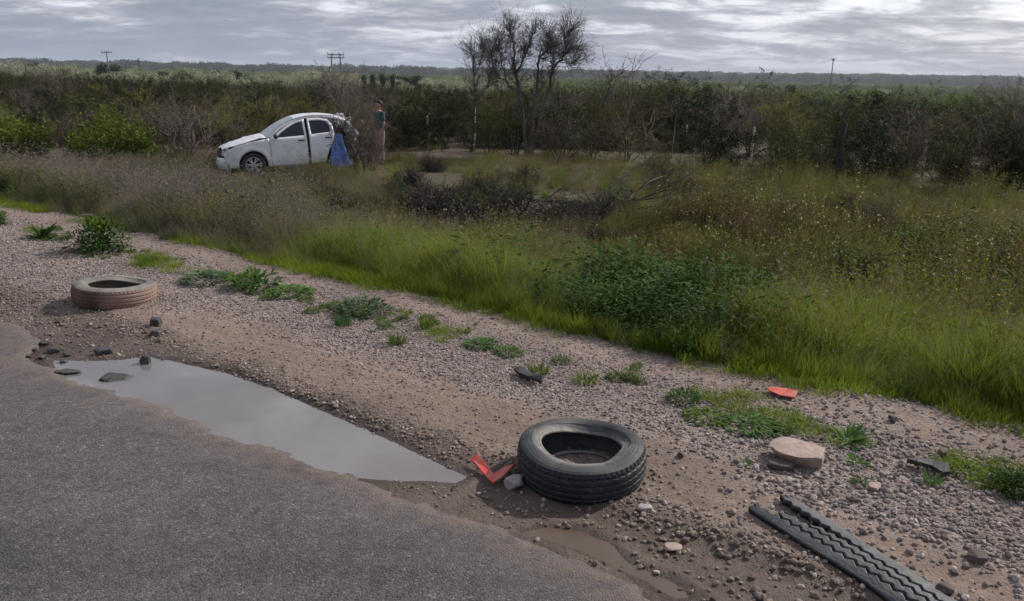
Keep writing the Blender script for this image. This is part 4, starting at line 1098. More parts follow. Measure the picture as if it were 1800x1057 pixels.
rock(1372, 826, 40, 'dark reddish stone wedged under the left edge of the large pale rock', MROCKD, .35, .6, -.4, 7)
rock(905, 856, 31, 'grey white stone between the red shard and the near tyre', MWHST, .75, .85, .5, 9)
rock(204, 672, 60, 'dark wet asphalt lump at the near edge of the puddle', MLUMP, .26, .55, -.05, 12, 'asphalt_lump', 'asphalt lump', .1)
rock(257, 645, 19, 'small upright dark stone standing in the far side of the puddle', MLUMP, 1.0, .7, 0, 14, sink=.1)
rock(120, 660, 34, 'small dark asphalt crumb at the left tip of the puddle', MLUMP, .25, .6, .3, 16, 'asphalt_lump', 'asphalt lump')
rock(250, 696, 26, 'dark asphalt crumb on the broken road edge below the lump', MLUMP, .2, .5, -.3, 18, 'asphalt_lump', 'asphalt lump')
rock(424, 694, 24, 'dark flat stone barely breaking the puddle surface', MLUMP, .12, .5, 0, 20, sink=.25)
rock(170, 648, 12, 'tiny dark stone in the puddle near its left tip', MLUMP, .3, .6, 0, 22)
rock(1185, 965, 34, 'flat brown stone in the mud below the near tyre', MROCK, .3, .7, .6, 24)
rock(1135, 897, 24, 'pale stone at the foot of the near tyre on the right', MWHST, .4, .7, .2, 26)
rock(1718, 985, 30, 'brown rounded stone on the gravel right of the retread strip', MROCKD, .5, .8, .2, 28)
rock(1660, 1040, 26, 'reddish stone near the bottom right beside the retread strip', MROCKD, .5, .8, 1.2, 29)
rock(1568, 741, 15, 'dark brown stone alone on the upper gravel track', MROCKD, .7, .8, 1.0, 30)
rock(1655, 800, 16, 'reddish brown stone above the curved rubber scrap', MROCKD, .6, .8, 1.0, 32)
rock(1535, 860, 28, 'pinkish grey stone below the small rosette weed', MROCK, .4, .7, .4, 34)
rock(152, 382, 18, 'pale stone lying at the verge edge above the big dark weed', MWHST, .3, .5, .2, 36)
rock(275, 572, 22, 'dark stone on the wet gravel bank above the puddle', MLUMP, .7, .8, .4, 38)
rock(275, 590, 20, 'small dark lump just above the puddle on the gravel bank', MLUMP, .5, .8, .9, 39)
rock(185, 622, 26, 'blackish lump on the gravel at the far shore of the puddle', MLUMP, .5, .8, .4, 40)

for i, (a_, b_, w_) in enumerate(((46, 612, 12), (58, 618, 15), (74, 630, 12), (92, 618, 20), (50, 628, 9), (112, 638, 14), (80, 606, 15), (118, 626, 14), (64, 606, 12))):
    oo = rock(a_, b_, w_, 'broken dark asphalt crumb in the notch at the left end of the puddle', MLUMP, .4, .8, i*.9, 60+i, 'asphalt_lump', 'asphalt lump'); oo['group'] = 'asphalt crumbs in the notch'
# loose stones big enough to pick out one by one
STG = {'mud': ('loose pale stone in the brown mud', MSTW), 'grav': ('loose stone lying in the gravel', MST), 'bank': ('small stone on the wet puddle bank', MSTW)}
big = [stone_mesh(50+i, 2, .65, .2) for i in range(8)]
bigm = {}
def zone_stones(n, poly, key, s0, s1):
    k = 0; xs = [q[0] for q in poly]; ys = [q[1] for q in poly]; tries = 0
    while k < n and tries < 4000:
        tries += 1
        a = rnd.uniform(min(xs), max(xs)); b = rnd.uniform(min(ys), max(ys))
        if not inpoly(np.array(a), np.array(b), poly): continue
        p = gp(a, b, 6)
        if polysdf(p[0], p[1], PUDW) < .005: continue
        s = s0+(s1-s0)*rnd.random()**2.2; i = rnd.randrange(8)
        if (i, key) not in bigm: m = big[i].copy(); m.materials.append(STG[key][1]); bigm[(i, key)] = m
        o = link('stone', bigm[(i, key)]); o.location = (p[0], p[1], p[2]+s*.2); o.rotation_euler = (rnd.uniform(-.3, .3), rnd.uniform(-.3, .3), rnd.uniform(0, 6.28)); o.scale = (s, s, s)
        tag(o, STG[key][0]+(' at the left end of the shoulder' if a < 330 else ' left of the black tyre' if a < 900 else ' right around the black tyre' if a < 1150 else ' left of the tread strip' if a < 1330 else ' beside the tread strip' if a < 1560 else ' right of the tread strip'), 'stone', {'mud': 'loose stones in the mud', 'grav': 'loose stones on the gravel', 'bank': 'loose stones on the puddle bank'}[key]); k += 1
zone_stones(120, [(1000, 900), (1140, 870), (1300, 900), (1500, 1040), (1560, 1080), (1350, 1080), (1150, 980)], 'mud', .014, .036)
zone_stones(50, [(780, 855), (900, 880), (1010, 900), (1000, 935), (880, 915)], 'mud', .010, .024)
zone_stones(70, [(1000, 700), (1800, 860), (1800, 1057), (1650, 1057), (1400, 870), (1150, 800)], 'grav', .018, .04)
zone_stones(100, [(290, 632), (400, 642), (560, 700), (700, 750), (900, 800), (840, 830), (700, 770), (540, 705), (400, 650)], 'bank', .012, .032)
zone_stones(50, [(60, 560), (300, 560), (330, 620), (200, 630), (110, 620)], 'bank', .015, .045)

# ------------------------------------------------------------------ single weeds on the shoulder
def weed_mesh(kindn, seed):
    r = np.random.RandomState(seed); a = Acc()
    if kindn == 'leafy':      # dense low leafy plant
        n = 300; an = r.uniform(0, 6.28, n); rr = .18*np.sqrt(r.rand(n)); el = r.uniform(.15, 1.2, n)
        base = np.stack([np.cos(an)*rr, np.sin(an)*rr, r.uniform(.0, .14, n)*(1.2-rr*4)], -1)
        leaves(a, r, base, np.stack([np.cos(an)*np.cos(el), np.sin(an)*np.cos(el), np.sin(el)], -1), .062, .019, seg=3, droop=.7)
    if kindn == 'rosette':
        n = 60; an = r.uniform(0, 6.28, n); el = r.uniform(.2, 1.1, n)
        base = np.stack([np.cos(an)*.012, np.sin(an)*.012, np.zeros(n)], -1)
        leaves(a, r, base, np.stack([np.cos(an)*np.cos(el), np.sin(an)*np.cos(el), np.sin(el)], -1), .16, .015, seg=4, droop=.55)
    if kindn == 'tuft':
        blades(a, r, 90, .07, .06, .17, .0065, .6, 3)
    if kindn == 'thin':
        blades(a, r, 46, .07, .18, .42, .0035, .25, 3)
    if kindn == 'bushy':
        n = 1100; d = r.normal(size=(n, 3)); d[:, 2] = np.abs(d[:, 2]); d /= np.linalg.norm(d, axis=1)[:, None]
        base = d*(r.rand(n)**.4)[:, None]*[.20, .20, .24]; base *= (1+.25*np.sin(np.arctan2(d[:, 1], d[:, 0])*5+seed))[:, None]
        leaves(a, r, base, d+r.normal(0, .5, (n, 3)), .048, .014, seg=2, droop=.4)
        blades(a, r, 24, .07, .16, .30, .004, .6, 3)
    return a.mesh(kindn)
WM = {k: [weed_mesh(k, 700+i) for i in range(3)] for k in ('leafy', 'rosette', 'tuft', 'thin', 'bushy')}
WSZ = {'leafy': .40, 'rosette': .30, 'tuft': .22, 'thin': .28, 'bushy': .46}
def weed(kindn, px, py, wpx, label, mat=ML_weed, zs=1.0, i=0):
    p = gp(px, py); dist = np.linalg.norm(p-[0, 0, CAMH]); s = wpx*dist/FPX/WSZ[kindn]
    me = WM[kindn][i % 3].copy(); me.materials.append(mat); o = link('weed', me); o.location = (p[0], p[1], p[2]-.004); o.scale = (s, s, s*zs); o.rotation_euler = (0, 0, px*.7)
    return tag(o, label, 'weed')
weed('bushy', 176, 440, 96, 'big dark green bushy weed on the gravel above the reddish tyre', ML_dark, 1.0)
weed('rosette', 74, 418, 62, 'dark narrow leaved weed left of the big bushy weed', ML_dark, 1.1)
weed('bushy', 36, 355, 58, 'bright green leafy weed at the verge edge top left', ML_weed, .8, 1)
weed('bushy', -4, 395, 34, 'green weed cut by the left edge of the picture', ML_weed, 1.0, 2)
weed('leafy', 448, 505, 90, 'low leafy weed patch right of the reddish tyre', ML_weed, .95)
weed('leafy', 360, 495, 80, 'pale leafy weed patch left of the low leafy patch', ML_blue, .6, 1)
weed('leafy', 510, 518, 80, 'small flat weed between two leafy patches on the shoulder', ML_weed, .5, 2)
weed('tuft', 258, 465, 34, 'tiny weed right of the big bushy weed', ML_weed, .6)
weed('leafy', 640, 548, 100, 'leafy weed patch in the middle of the weed line', ML_blue, .75, 1)
weed('tuft', 603, 572, 50, 'bright grass tuft at the left of the middle weed patch', ML_weed, .9, 1)
weed('tuft', 698, 606, 44, 'grass tuft standing apart on the bare dirt', MG_mid, 1.2, 2)
weed('tuft', 752, 575, 46, 'straggly grass tuft above the lone tuft', MG_mid, 1.0)
weed('tuft', 775, 602, 24, 'very small tuft right of the lone tuft', MG_mid, .7, 1)
weed('leafy', 845, 608, 62, 'bright leafy weed in the weed line left of the black scrap', ML_weed, .6)
weed('leafy', 893, 622, 56, 'bright leafy weed nearest above the black scrap', ML_weed, .65, 2)
weed('tuft', 815, 585, 38, 'small tuft at the upper left of the bright leafy pair', MG_mid, .7, 2)
weed('thin', 1116, 672, 44, 'tall thin grass tuft standing alone on the gravel', MG_mid, 1.0)
weed('tuft', 950, 655, 60, 'sparse low weed right of the black scrap', MG_mid, .5)
weed('tuft', 1030, 672, 70, 'sparse yellowish weed between black scrap and thin tuft', MG_mid, .5, 1)
weed('leafy', 1202, 704, 60, 'broad leaved green weed right of the thin grass tuft', ML_weed, .95, 1)
weed('leafy', 1240, 735, 80, 'flat weed patch below the broad leaved weed', MG_mid, .4, 2)
weed('leafy', 1322, 752, 95, 'matted green weed patch just above the large pale rock', ML_weed, .5)
weed('rosette', 1492, 778, 86, 'spiky rosette weed right of the large pale rock', ML_weed, 1.0)
weed('rosette', 1506, 815, 52, 'small light green rosette below the spiky one', ML_weed, .7, 1)
weed('tuft', 1510, 852, 34, 'little tuft below the small rosette', ML_weed, .8, 2)
weed('tuft', 1640, 850, 44, 'tuft in front of the curved rubber scrap', ML_weed, .8)
weed('leafy', 1692, 828, 66, 'grassy weed right of the curved rubber scrap', MG_mid, .6, 1)
weed('bushy', 1782, 862, 84, 'dark leafy weed at the right edge of the picture', ML_dark, .75, 1)
weed('bushy', 1278, 632, 92, 'grey green leafy weed at the foot of the dark bush on the verge', ML_blue, .75, 2)
weed('rosette', 1310, 815, 30, 'small weed left of the large pale rock', ML_weed, .6, 2)

# dark lush bush where the tall grass meets the gravel
def lush(px, py, wpx, label, mat, zs=1.0, i=0):
    p = gp(px, py); dist = np.linalg.norm(p-[0, 0, CAMH]); s = wpx*dist/FPX/.9
    r = np.random.RandomState(880+i); l = Acc(); st = Acc()
    for q in range(260):
        an = r.uniform(0, 6.28); rr = .44*math.sqrt(r.rand()); bx, by = rr*math.cos(an), rr*math.sin(an)*.8
        h = (.62-.55*(rr/.44)**2*.6)*r.uniform(.6, 1.12)*(.85+.35*math.sin(bx*9+i)); e = np.array([bx*1.35+r.normal(0, .03), by*1.35+r.normal(0, .03), h])
        P = np.array([(bx, by, 0), np.array([bx, by, 0])*.5+e*.5, e]); tube(st, P, [.004, .003, .0015], 3)
        k = 24; f = r.uniform(.06, 1, k)[:, None]; B = P[0]*(1-f)+e*f; aa = r.uniform(0, 6.28, k)
        leaves(l, r, B, np.stack([np.cos(aa), np.sin(aa), r.uniform(.1, 1.3, k)], -1), .058, .018, seg=2, droop=.4)
    root = empty('green_bush', (p[0], p[1], p[2])); root.scale = (s, s, s*zs); root.rotation_euler = (0, 0, i*1.3)
    m = l.mesh('foliage'); m.materials.append(mat); link('foliage', m, root); m = st.mesh('stems'); m.materials.append(MG_mid); link('stems', m, root)
    return tag(root, label, 'bush')
lush(205, 284, 125, 'bright green rounded bush left of the white car', ML_lime, 1.15, 11)
lush(15, 276, 120, 'yellow green bush at the left edge of the picture', ML_lime, 1.1, 12)
lush(1195, 592, 170, 'dark leafy bush in front of the tall grass, tallest of its row', ML_dark, 1.35, 0)
lush(1085, 566, 150, 'dark green leafy bush in the middle of the grass front row', ML_dark, 1.25, 1)
lush(985, 542, 120, 'green leafy bush at the left end of the dark row in the grass', ML_dark, .75, 2)
lush(1275, 585, 150, 'dark green leafy bush at the right end of the row in the grass', ML_dark, 1.25, 3)
lush(1580, 525, 110, 'fresh green leafy bush within the grass at right', MG_mid, .8, 4)
lush(1440, 500, 100, 'dim green bush amid grey stalks at right of the verge', MG_mid, .8, 5)
lush(1340, 600, 120, 'green leafy bush where the dark row ends in tall grass', MG_mid, .8, 7)
lush(925, 528, 100, 'small green bush at the far left start of the dark row', ML_dark, .75, 8)
lush(1135, 575, 140, 'dark green bush between two others in the dark row', ML_dark, 1.25, 9)
lush(360, 420, 50, 'bright green low bush on the verge edge below the withered grass', MG_bright, .6, 6)

# light blue litter in the withered grass
shard([(146, 333), (156, 329), (166, 334), (158, 340)], 'small light blue litter in the withered grass at left', .03, plain('blue_litter', (.16, .24, .42), .5), .05, 'litter', 'litter', lift=.10)

# ------------------------------------------------------------------ wrecked white car
MPAINT = plain('white_car_paint', (.74, .74, .76), .28, var=.05, nscale=3, spec=.5, coat=.4, dirt=(.38, .34, .29), dirtamt=.28)
MGLASS = plain('dark_window_glass', (.012, .014, .020), .06, var=.1, spec=.6)
MGLASS2 = plain('pale_grey_windscreen', (.22, .24, .245), .2, var=.3, nscale=12, spec=.6)  # mottled light grey base colour over the whole pane
MTRIM = plain('black_trim', (.015, .015, .017), .5, var=.2)
MRIM = plain('silver_rim', (.50, .51, .52), .35, .5, var=.1)
MLAMP = plain('lamp_glass', (.35, .36, .38), .1, var=.2, spec=.7)
MSEAT = plain('grey_seat', (.07, .07, .08), .9)
MINT = plain('torn_interior', (.05, .045, .042), .85, var=.5, nscale=9, dirt=(.3, .28, .25), dirtamt=.6)
MBLUE = plain('blue_cloth', (.115, .215, .50), .85, var=.18, nscale=5, bump=.01, bscale=14)
MTYR2 = plain('car_tyre', (.020, .020, .022), .75, var=.3)
MCRUM = plain('crumpled_white_metal', (.50, .49, .48), .45, var=.25, nscale=6, dirt=(.10, .09, .08), dirtamt=.7)
car = empty('wrecked_car')
fwdw = np.array([-.905, -.425]); fwdw /= np.linalg.norm(fwdw)
pw = gp(436, 310); carrz = math.atan2(fwdw[1], fwdw[0])
WH = .83
def wid(x, z):
    x = np.asarray(x, float); z = np.asarray(z, float)
    w = np.full(np.broadcast(x, z).shape, WH)
    w = w-.05*np.clip((.42-z)/.25, 0, 1)**2-.012*np.clip((z-.55)/.3, 0, 1)
    w = w-.26*np.clip((z-.90)/.55, 0, 1.2)**1.15
    w = w-.30*np.clip((x-.10)/.65, 0, 1.2)**2.3-.10*np.clip((-2.2-x)/.8, 0, 1)**2
    arch = np.exp(-((np.hypot(x, z-.30)-.40)/.05)**2)*(z > .25)*.018
    return w+arch
def panel2d(nm, outer, holes, mat, sgn=1, parent=car, th=.012, off=0.0, step=.05, fn=None):
    pts = []; edges = []
    def addloop(Lp):
        s = len(pts)
        dense = []
        for i in range(len(Lp)):
            a, b = Lp[i], Lp[(i+1) % len(Lp)]; k = max(1, int(math.hypot(b[0]-a[0], b[1]-a[1])/step))
            for j in range(k): dense.append((a[0]+(b[0]-a[0])*j/k, a[1]+(b[1]-a[1])*j/k))
        pts.extend(dense); n = len(dense); edges.extend([(s+i, s+(i+1) % n) for i in range(n)])
    addloop(outer)
    for h in holes: addloop(h)
    xs = [q[0] for q in outer]; zs_ = [q[1] for q in outer]
    gx, gz = np.meshgrid(np.arange(min(xs), max(xs), step), np.arange(min(zs_), max(zs_), step)); gx = gx.ravel(); gz = gz.ravel()
    m = polysdf(gx, gz, outer) < -step*.4
    for h in holes: m &= polysdf(gx, gz, h) > step*.4
    pts.extend(zip(gx[m], gz[m]))
    vo, eo, fo, *_ = delaunay_2d_cdt([Vector(q) for q in pts], edges, [], 0, 1e-6)
    V2 = np.array([(q.x, q.y) for q in vo]); F = np.array([f for f in fo if len(f) == 3])
    c = V2[F].mean(1); k = inpoly(c[:, 0], c[:, 1], outer)
    for h in holes: k &= ~inpoly(c[:, 0], c[:, 1], h)
    F = F[k]
    y = (fn or wid)(V2[:, 0], V2[:, 1])+off
    V = np.stack([V2[:, 0], sgn*y, V2[:, 1]], -1)
    n1_ = np.cross(V[F[:, 1]]-V[F[:, 0]], V[F[:, 2]]-V[F[:, 0]])[:, 1]; fl = n1_*sgn < 0; F[fl] = F[fl][:, ::-1]
    me = npmesh(nm, V, [F], sm=True); me.materials.append(mat); o = link(nm, me, parent)
    sm_ = o.modifiers.new('thickness', 'SOLIDIFY'); sm_.thickness = th; sm_.offset = -1
    return o
arc = lambda cx, cz, r, a0, a1, n=16: [(cx+r*math.cos(a0+(a1-a0)*i/n), cz+r*math.sin(a0+(a1-a0)*i/n)) for i in range(n+1)]
fender = [(.62, .24), (.68, .45), (.69, .60), (.60, .70), (.40, .80), (.10, .875), (-.25, .93), (-.44, .955), (-.455, .22), (-.37, .22)]+arc(0, .30, .365, math.pi+.22, -.22)
fdoor = [(-.462, .22), (-.45, .965), (-.60, 1.04), (-.80, 1.17), (-1.0, 1.285), (-1.2, 1.365), (-1.41, 1.405), (-1.41, .22)]
fwin = [(-.60, .955), (-.78, 1.09), (-.98, 1.21), (-1.18, 1.30), (-1.35, 1.335), (-1.36, .985)]
rdoor = [(-1.475, .24), (-1.475, 1.41), (-1.8, 1.40), (-2.02, 1.36), (-2.12, 1.24), (-2.15, 1.0), (-2.10, .80), (-1.98, .60), (-1.90, .40), (-1.86, .26)]
rwin = [(-1.535, 1.0), (-1.525, 1.34), (-1.80, 1.345), (-1.97, 1.31), (-2.04, 1.20), (-2.06, 1.04)]
frame = [(-.36, .945), (-.50, 1.045), (-.75, 1.215), (-1.0, 1.345), (-1.25, 1.43), (-1.55, 1.475), (-1.9, 1.475), (-2.25, 1.43), (-2.5, 1.35), (-2.62, 1.26), (-2.60, 1.22), (-2.45, 1.285), (-2.2, 1.365), (-1.9, 1.418), (-1.55, 1.42), (-1.25, 1.375), (-1.0, 1.295), (-.75, 1.165), (-.5, .995), (-.40, .955)]
for sg in (1, -1):
    panel2d('fender', fender, [], MPAINT, sg)
    d = panel2d('door', fdoor, [fwin], MPAINT, sg)
    panel2d('window', fwin, [], MGLASS, sg, d, .005, -.012)
    rd = panel2d('door', rdoor, [rwin], MPAINT, sg, off=.02 if sg > 0 else 0)
    panel2d('window', rwin, [], MGLASS, sg, rd, .005, .006 if sg > 0 else -.012)
    panel2d('roof_rail', frame, [], MPAINT, sg, off=.004)
    for (dr, hx, hz_) in ((d, -1.27, .865), (rd, -1.98, .90)):
        a = Acc(); P = [(hx-.085, sg*(wid(hx, hz_)+.006), hz_), (hx-.07, sg*(wid(hx, hz_)+.04), hz_+.004), (hx+.07, sg*(wid(hx, hz_)+.04), hz_+.002), (hx+.085, sg*(wid(hx, hz_)+.006), hz_)]
        tube(a, P, .016, 6); m = a.mesh('handle', True); m.materials.append(MTRIM); link('handle', m, dr)
    # mirror
    bm = bmesh.new(); bmesh.ops.create_icosphere(bm, subdivisions=3, radius=1); bmesh.ops.scale(bm, vec=(.055, .10, .065), verts=bm.verts); bmesh.ops.translate(bm, vec=(-.60, sg*(WH+.09), 1.0), verts=bm.verts)
    me = bpy.data.meshes.new('mirror'); bm.to_mesh(me); bm.free(); smooth(me); me.materials.append(MTRIM); link('mirror', me, car)
def surf(nm, fn, nu, nv, mat, parent=car, th=.01, flip=False):
    U_, V_ = np.meshgrid(np.linspace(0, 1, nu), np.linspace(-1, 1, nv), indexing='ij'); P = np.stack(fn(U_, V_), -1)
    q = gridq(nu, nv); me = npmesh(nm, P.reshape(-1, 3), [q[:, ::-1] if flip else q], sm=True); me.materials.append(mat); o = link(nm, me, parent)
    sm_ = o.modifiers.new('thickness', 'SOLIDIFY'); sm_.thickness = th; sm_.offset = 0; return o
def along(prof):
    X_ = [q[0] for q in prof]; Z_ = [q[1] for q in prof]; W_ = [q[2] for q in prof]; tt = np.linspace(0, 1, len(prof))
    return lambda u_: (np.interp(u_, tt, X_), np.interp(u_, tt, Z_), np.interp(u_, tt, W_))
def strip_surf(nm, prof, crown_, mat, crump=0.0, **k):
    f = along(prof)
    def fn(u_, v_):
        x_, z_, w_ = f(u_); z2 = z_+crown_*(1-v_**2)+crump*fbm(x_*3, v_*2, 1.6, 3, 4)
        return x_, v_*w_, z2
    return surf(nm, fn, 40, 24, mat, **k)
strip_surf('roof', [(-1.15, 1.405, .60), (-1.3, 1.445, .58), (-1.55, 1.475, .565), (-1.9, 1.475, .565), (-2.25, 1.43, .57), (-2.45, 1.36, .58)], .035, MPAINT)
strip_surf('windscreen', [(-.38, .95, .76), (-.6, 1.11, .71), (-.85, 1.27, .655), (-1.15, 1.41, .595)], .03, MGLASS2)
strip_surf('bonnet', [(.70, .70, .52), (.60, .745, .60), (.40, .815, .69), (.05, .90, .765), (-.36, .975, .795)], .045, MPAINT, crump=.035)
def bump_fn(z0, z1, x0, yw, bul):
    def fn(u_, v_):
        z_ = z0+(z1-z0)*u_; x_ = x0-.24*np.abs(v_)**2.6+bul*np.sin(u_*math.pi); return x_, v_*yw, z_
    return fn
surf('front_bumper', bump_fn(.20, .50, .80, .66, .035), 10, 30, MPAINT)
surf('grille', bump_fn(.50, .68, .77, .38, .01), 8, 20, MTRIM)
for sg in (1, -1):
    def fl(u_, v_, sg=sg):
        yy = .36+.30*(v_+1)/2; x_ = .785-.24*(yy/.66)**2.6; return x_-.05*u_, sg*yy, .545+.17*u_
    surf('headlight', fl, 6, 10, MLAMP)
    # seats
    a = Acc()
    for cx_ in (-1.05, -1.85):
        for y0 in (.36,):
            P0 = np.array([(cx_-.22, -.24, .34), (cx_+.25, -.24, .34), (cx_+.25, .24, .34), (cx_-.22, .24, .34)]); 
            V = np.concatenate([P0, P0+[0, 0, .22]])+[0, sg*y0, 0]
            a.add(V, [(0, 3, 2, 1), (4, 5, 6, 7), (0, 1, 5, 4), (1, 2, 6, 5), (2, 3, 7, 6), (3, 0, 4, 7)])
            P0 = np.array([(cx_-.36, -.23, .5), (cx_-.20, -.23, .5), (cx_-.20, .23, .5), (cx_-.36, .23, .5)]); V = np.concatenate([P0, P0*[1, .8, 1]+[-.13, 0, .68]])+[0, sg*y0, 0]
            a.add(V, [(0, 3, 2, 1), (4, 5, 6, 7), (0, 1, 5, 4), (1, 2, 6, 5), (2, 3, 7, 6), (3, 0, 4, 7)])
    m = a.mesh('seat'); m.materials.append(MSEAT); o = link('seat', m, car); b_ = o.modifiers.new('b', 'BEVEL'); b_.width = .05; b_.segments = 3
a = Acc(); 
P0 = np.array([(.5, -.62, .22), (.5, .62, .22), (-2.5, .70, .24), (-2.5, -.70, .24)]); V = np.concatenate([P0, P0+[0, 0, .14]])
a.add(V, [(0, 1, 2, 3), (7, 6, 5, 4), (0, 4, 5, 1), (1, 5, 6, 2), (2, 6, 7, 3), (3, 7, 4, 0)]); m = a.mesh('floor_pan'); m.materials.append(MTRIM); link('floor_pan', m, car)
a = Acc(); P0 = np.array([(.45, -.5, .36), (.45, .5, .36), (-.45, .60, .36), (-.45, -.60, .36)]); V = np.concatenate([P0, P0+[0, 0, .36]])
a.add(V, [(0, 1, 2, 3), (7, 6, 5, 4), (0, 4, 5, 1), (1, 5, 6, 2), (2, 6, 7, 3), (3, 7, 4, 0)]); m = a.mesh('engine'); m.materials.append(MTRIM); link('engine', m, car)
# wheels
def wheel(x, sg, par=car, rot=0.0, loc=None, turn=0.0):
    root = empty('wheel', loc or (x, sg*.74, .305)); root.parent = par; root.rotation_euler = (0, 0, turn)
    n = 48; th = np.linspace(0, 2*np.pi, n, endpoint=False)
    pr = np.array([(.205, .085), (.24, .098), (.28, .092), (.298, .075), (.305, .04), (.305, -.04), (.298, -.075), (.28, -.092), (.24, -.098), (.205, -.085)])
    V = np.stack([np.cos(th)[:, None]*pr[:, 0], np.broadcast_to(pr[:, 1]*sg, (n, len(pr))), np.sin(th)[:, None]*pr[:, 0]], -1)
    q = gridq(n, len(pr), wrapu=True); me = npmesh('tyre', V.reshape(-1, 3), [q], sm=True); me.materials.append(MTYR2); link('tyre', me, root)
    pr = np.array([(.206, .085), (.20, .09), (.188, .080), (.18, .03), (.17, -.05)]); V = np.stack([np.cos(th)[:, None]*pr[:, 0], np.broadcast_to(pr[:, 1]*sg, (n, len(pr))), np.sin(th)[:, None]*pr[:, 0]], -1)
    a = Acc(); a.add(V.reshape(-1, 3), gridq(n, len(pr), wrapu=True))
    for k in range(6):          # paired spokes
        for dd in (-.17, .17):
            t0 = k*math.pi/3+rot; t1 = t0+dd
            A0 = np.array([math.cos(t0+dd*.9)*.045, sg*.085, math.sin(t0+dd*.9)*.045]); B0 = np.array([math.cos(t1)*.19, sg*.082, math.sin(t1)*.19])
            tube(a, [A0, (A0+B0)/2+[0, sg*.008, 0], B0], [.020, .016, .020], 5)
    a.add(np.array([(math.cos(q_)*.055, sg*.098, math.sin(q_)*.055) for q_ in np.linspace(0, 6.28, 13)[:-1]]+[(0, sg*.104, 0)]), None, [(i, (i+1) % 12, 12) for i in range(12)])
    me = a.mesh('rim'); me.materials.append(MRIM); link('rim', me, root)
    a = Acc(); a.add(np.array([(math.cos(q_)*.18, sg*.02, math.sin(q_)*.18) for q_ in np.linspace(0, 6.28, 25)[:-1]]+[(0, sg*.02, 0)]), None, [(i, (i+1) % 24, 24) for i in range(24)])
    me = a.mesh('brake_disc'); me.materials.append(MTRIM); link('brake_disc', me, root)
wheel(0, 1, turn=R(-4)); wheel(0, -1, rot=.3); wheel(-2.42, -1, rot=.5)
# torn and crumpled rear
def crumple(nm, c, eu, ev, su, sv, amp, mat, seed, parent=car, holes=.0):
    c, eu, ev = [np.array(q, float) for q in (c, eu, ev)]; eu /= np.linalg.norm(eu); ev /= np.linalg.norm(ev); nn_ = np.cross(eu, ev)
    n = 22; U_, V_ = np.meshgrid(np.linspace(-1, 1, n), np.linspace(-1, 1, n), indexing='ij')
    h = amp*(np.abs(fbm(U_+seed, V_, 1.7, 2, seed))*2.2+.5*fbm(U_, V_+seed, 5, 2, seed+3))
    wob = fbm(U_, V_, 1.2, 2, seed+9)*.25
    P = c+eu*((U_+wob)*su)[..., None]+ev*((V_-wob)*sv)[..., None]+nn_*h[..., None]
    q = gridq(n, n); ce = (U_.ravel()[q].mean(1), V_.ravel()[q].mean(1)); k = (np.hypot(*ce)+.35*fbm(ce[0], ce[1], 2.3, 3, seed+5)) < 1.02
    k &= fbm(ce[0], ce[1], 2.6, 2, seed+7) > -.62+holes
    me = npmesh(nm, P.reshape(-1, 3), [q[k]]); me.materials.append(mat); o = link(nm, me, parent)
    s_ = o.modifiers.new('thickness', 'SOLIDIFY'); s_.thickness = .006; return o
crumple('crumpled_panel', (-2.62, .72, 1.02), (1, .1, .35), (0, .2, 1), .20, .22, .12, MCRUM, 3)
crumple('crumpled_panel', (-2.52, .66, 1.25), (1, .3, -.6), (.2, .4, .8), .20, .11, .08, MCRUM, 7)
crumple('crumpled_panel', (-2.78, .55, .82), (.3, 1, .1), (0, .2, 1), .18, .24, .12, MCRUM, 11)
crumple('crumpled_panel', (-2.72, .20, .62), (.1, 1, .3), (.3, .1, 1), .35, .26, .14, MCRUM, 15, holes=.1)
crumple('crumpled_panel', (-2.75, -.35, .75), (.1, 1, .0), (-.3, .1, 1), .38, .40, .15, MCRUM, 19)
crumple('torn_lining', (-2.35, .60, .95), (1, .1, .0), (0, .1, 1), .22, .26, .10, MINT, 23)
crumple('torn_lining', (-2.60, .40, .55), (1, .3, .2), (0, .1, 1), .30, .28, .16, MINT, 27)
crumple('torn_lining', (-2.2, .1, 1.05), (.2, 1, .0), (.1, .1, 1), .45, .26, .10, MINT, 31)
crumple('crumpled_panel', (-2.42, -.62, 1.1), (1, .1, -.2), (0, -.2, 1), .40, .30, .10, MCRUM, 35)
for i, (c, l) in enumerate([((-2.70, .60, 1.15), (-2.78, .7, .72)), ((-2.55, .4, 1.3), (-2.9, .5, .9)), ((-2.3, .2, .5), (-2.8, .6, .45)), ((-2.5, .7, .5), (-2.85, .62, .28))]):
    a = Acc(); tube(a, [c, (np.array(c)+np.array(l))/2+[.03, .03, .04], l], [.018, .014, .016], 5); m = a.mesh('bent_strut'); m.materials.append(MINT if i > 1 else MCRUM); link('bent_strut', m, car)
car.location = (pw[0]-.02, pw[1]+.30, pw[2]+.02); car.rotation_euler = Euler((R(1.0), R(2.4), carrz), 'XYZ'); car.scale = (.915, .915, .915)
tag(car, 'white crashed hatchback with its rear torn off standing in the scrub', 'car')
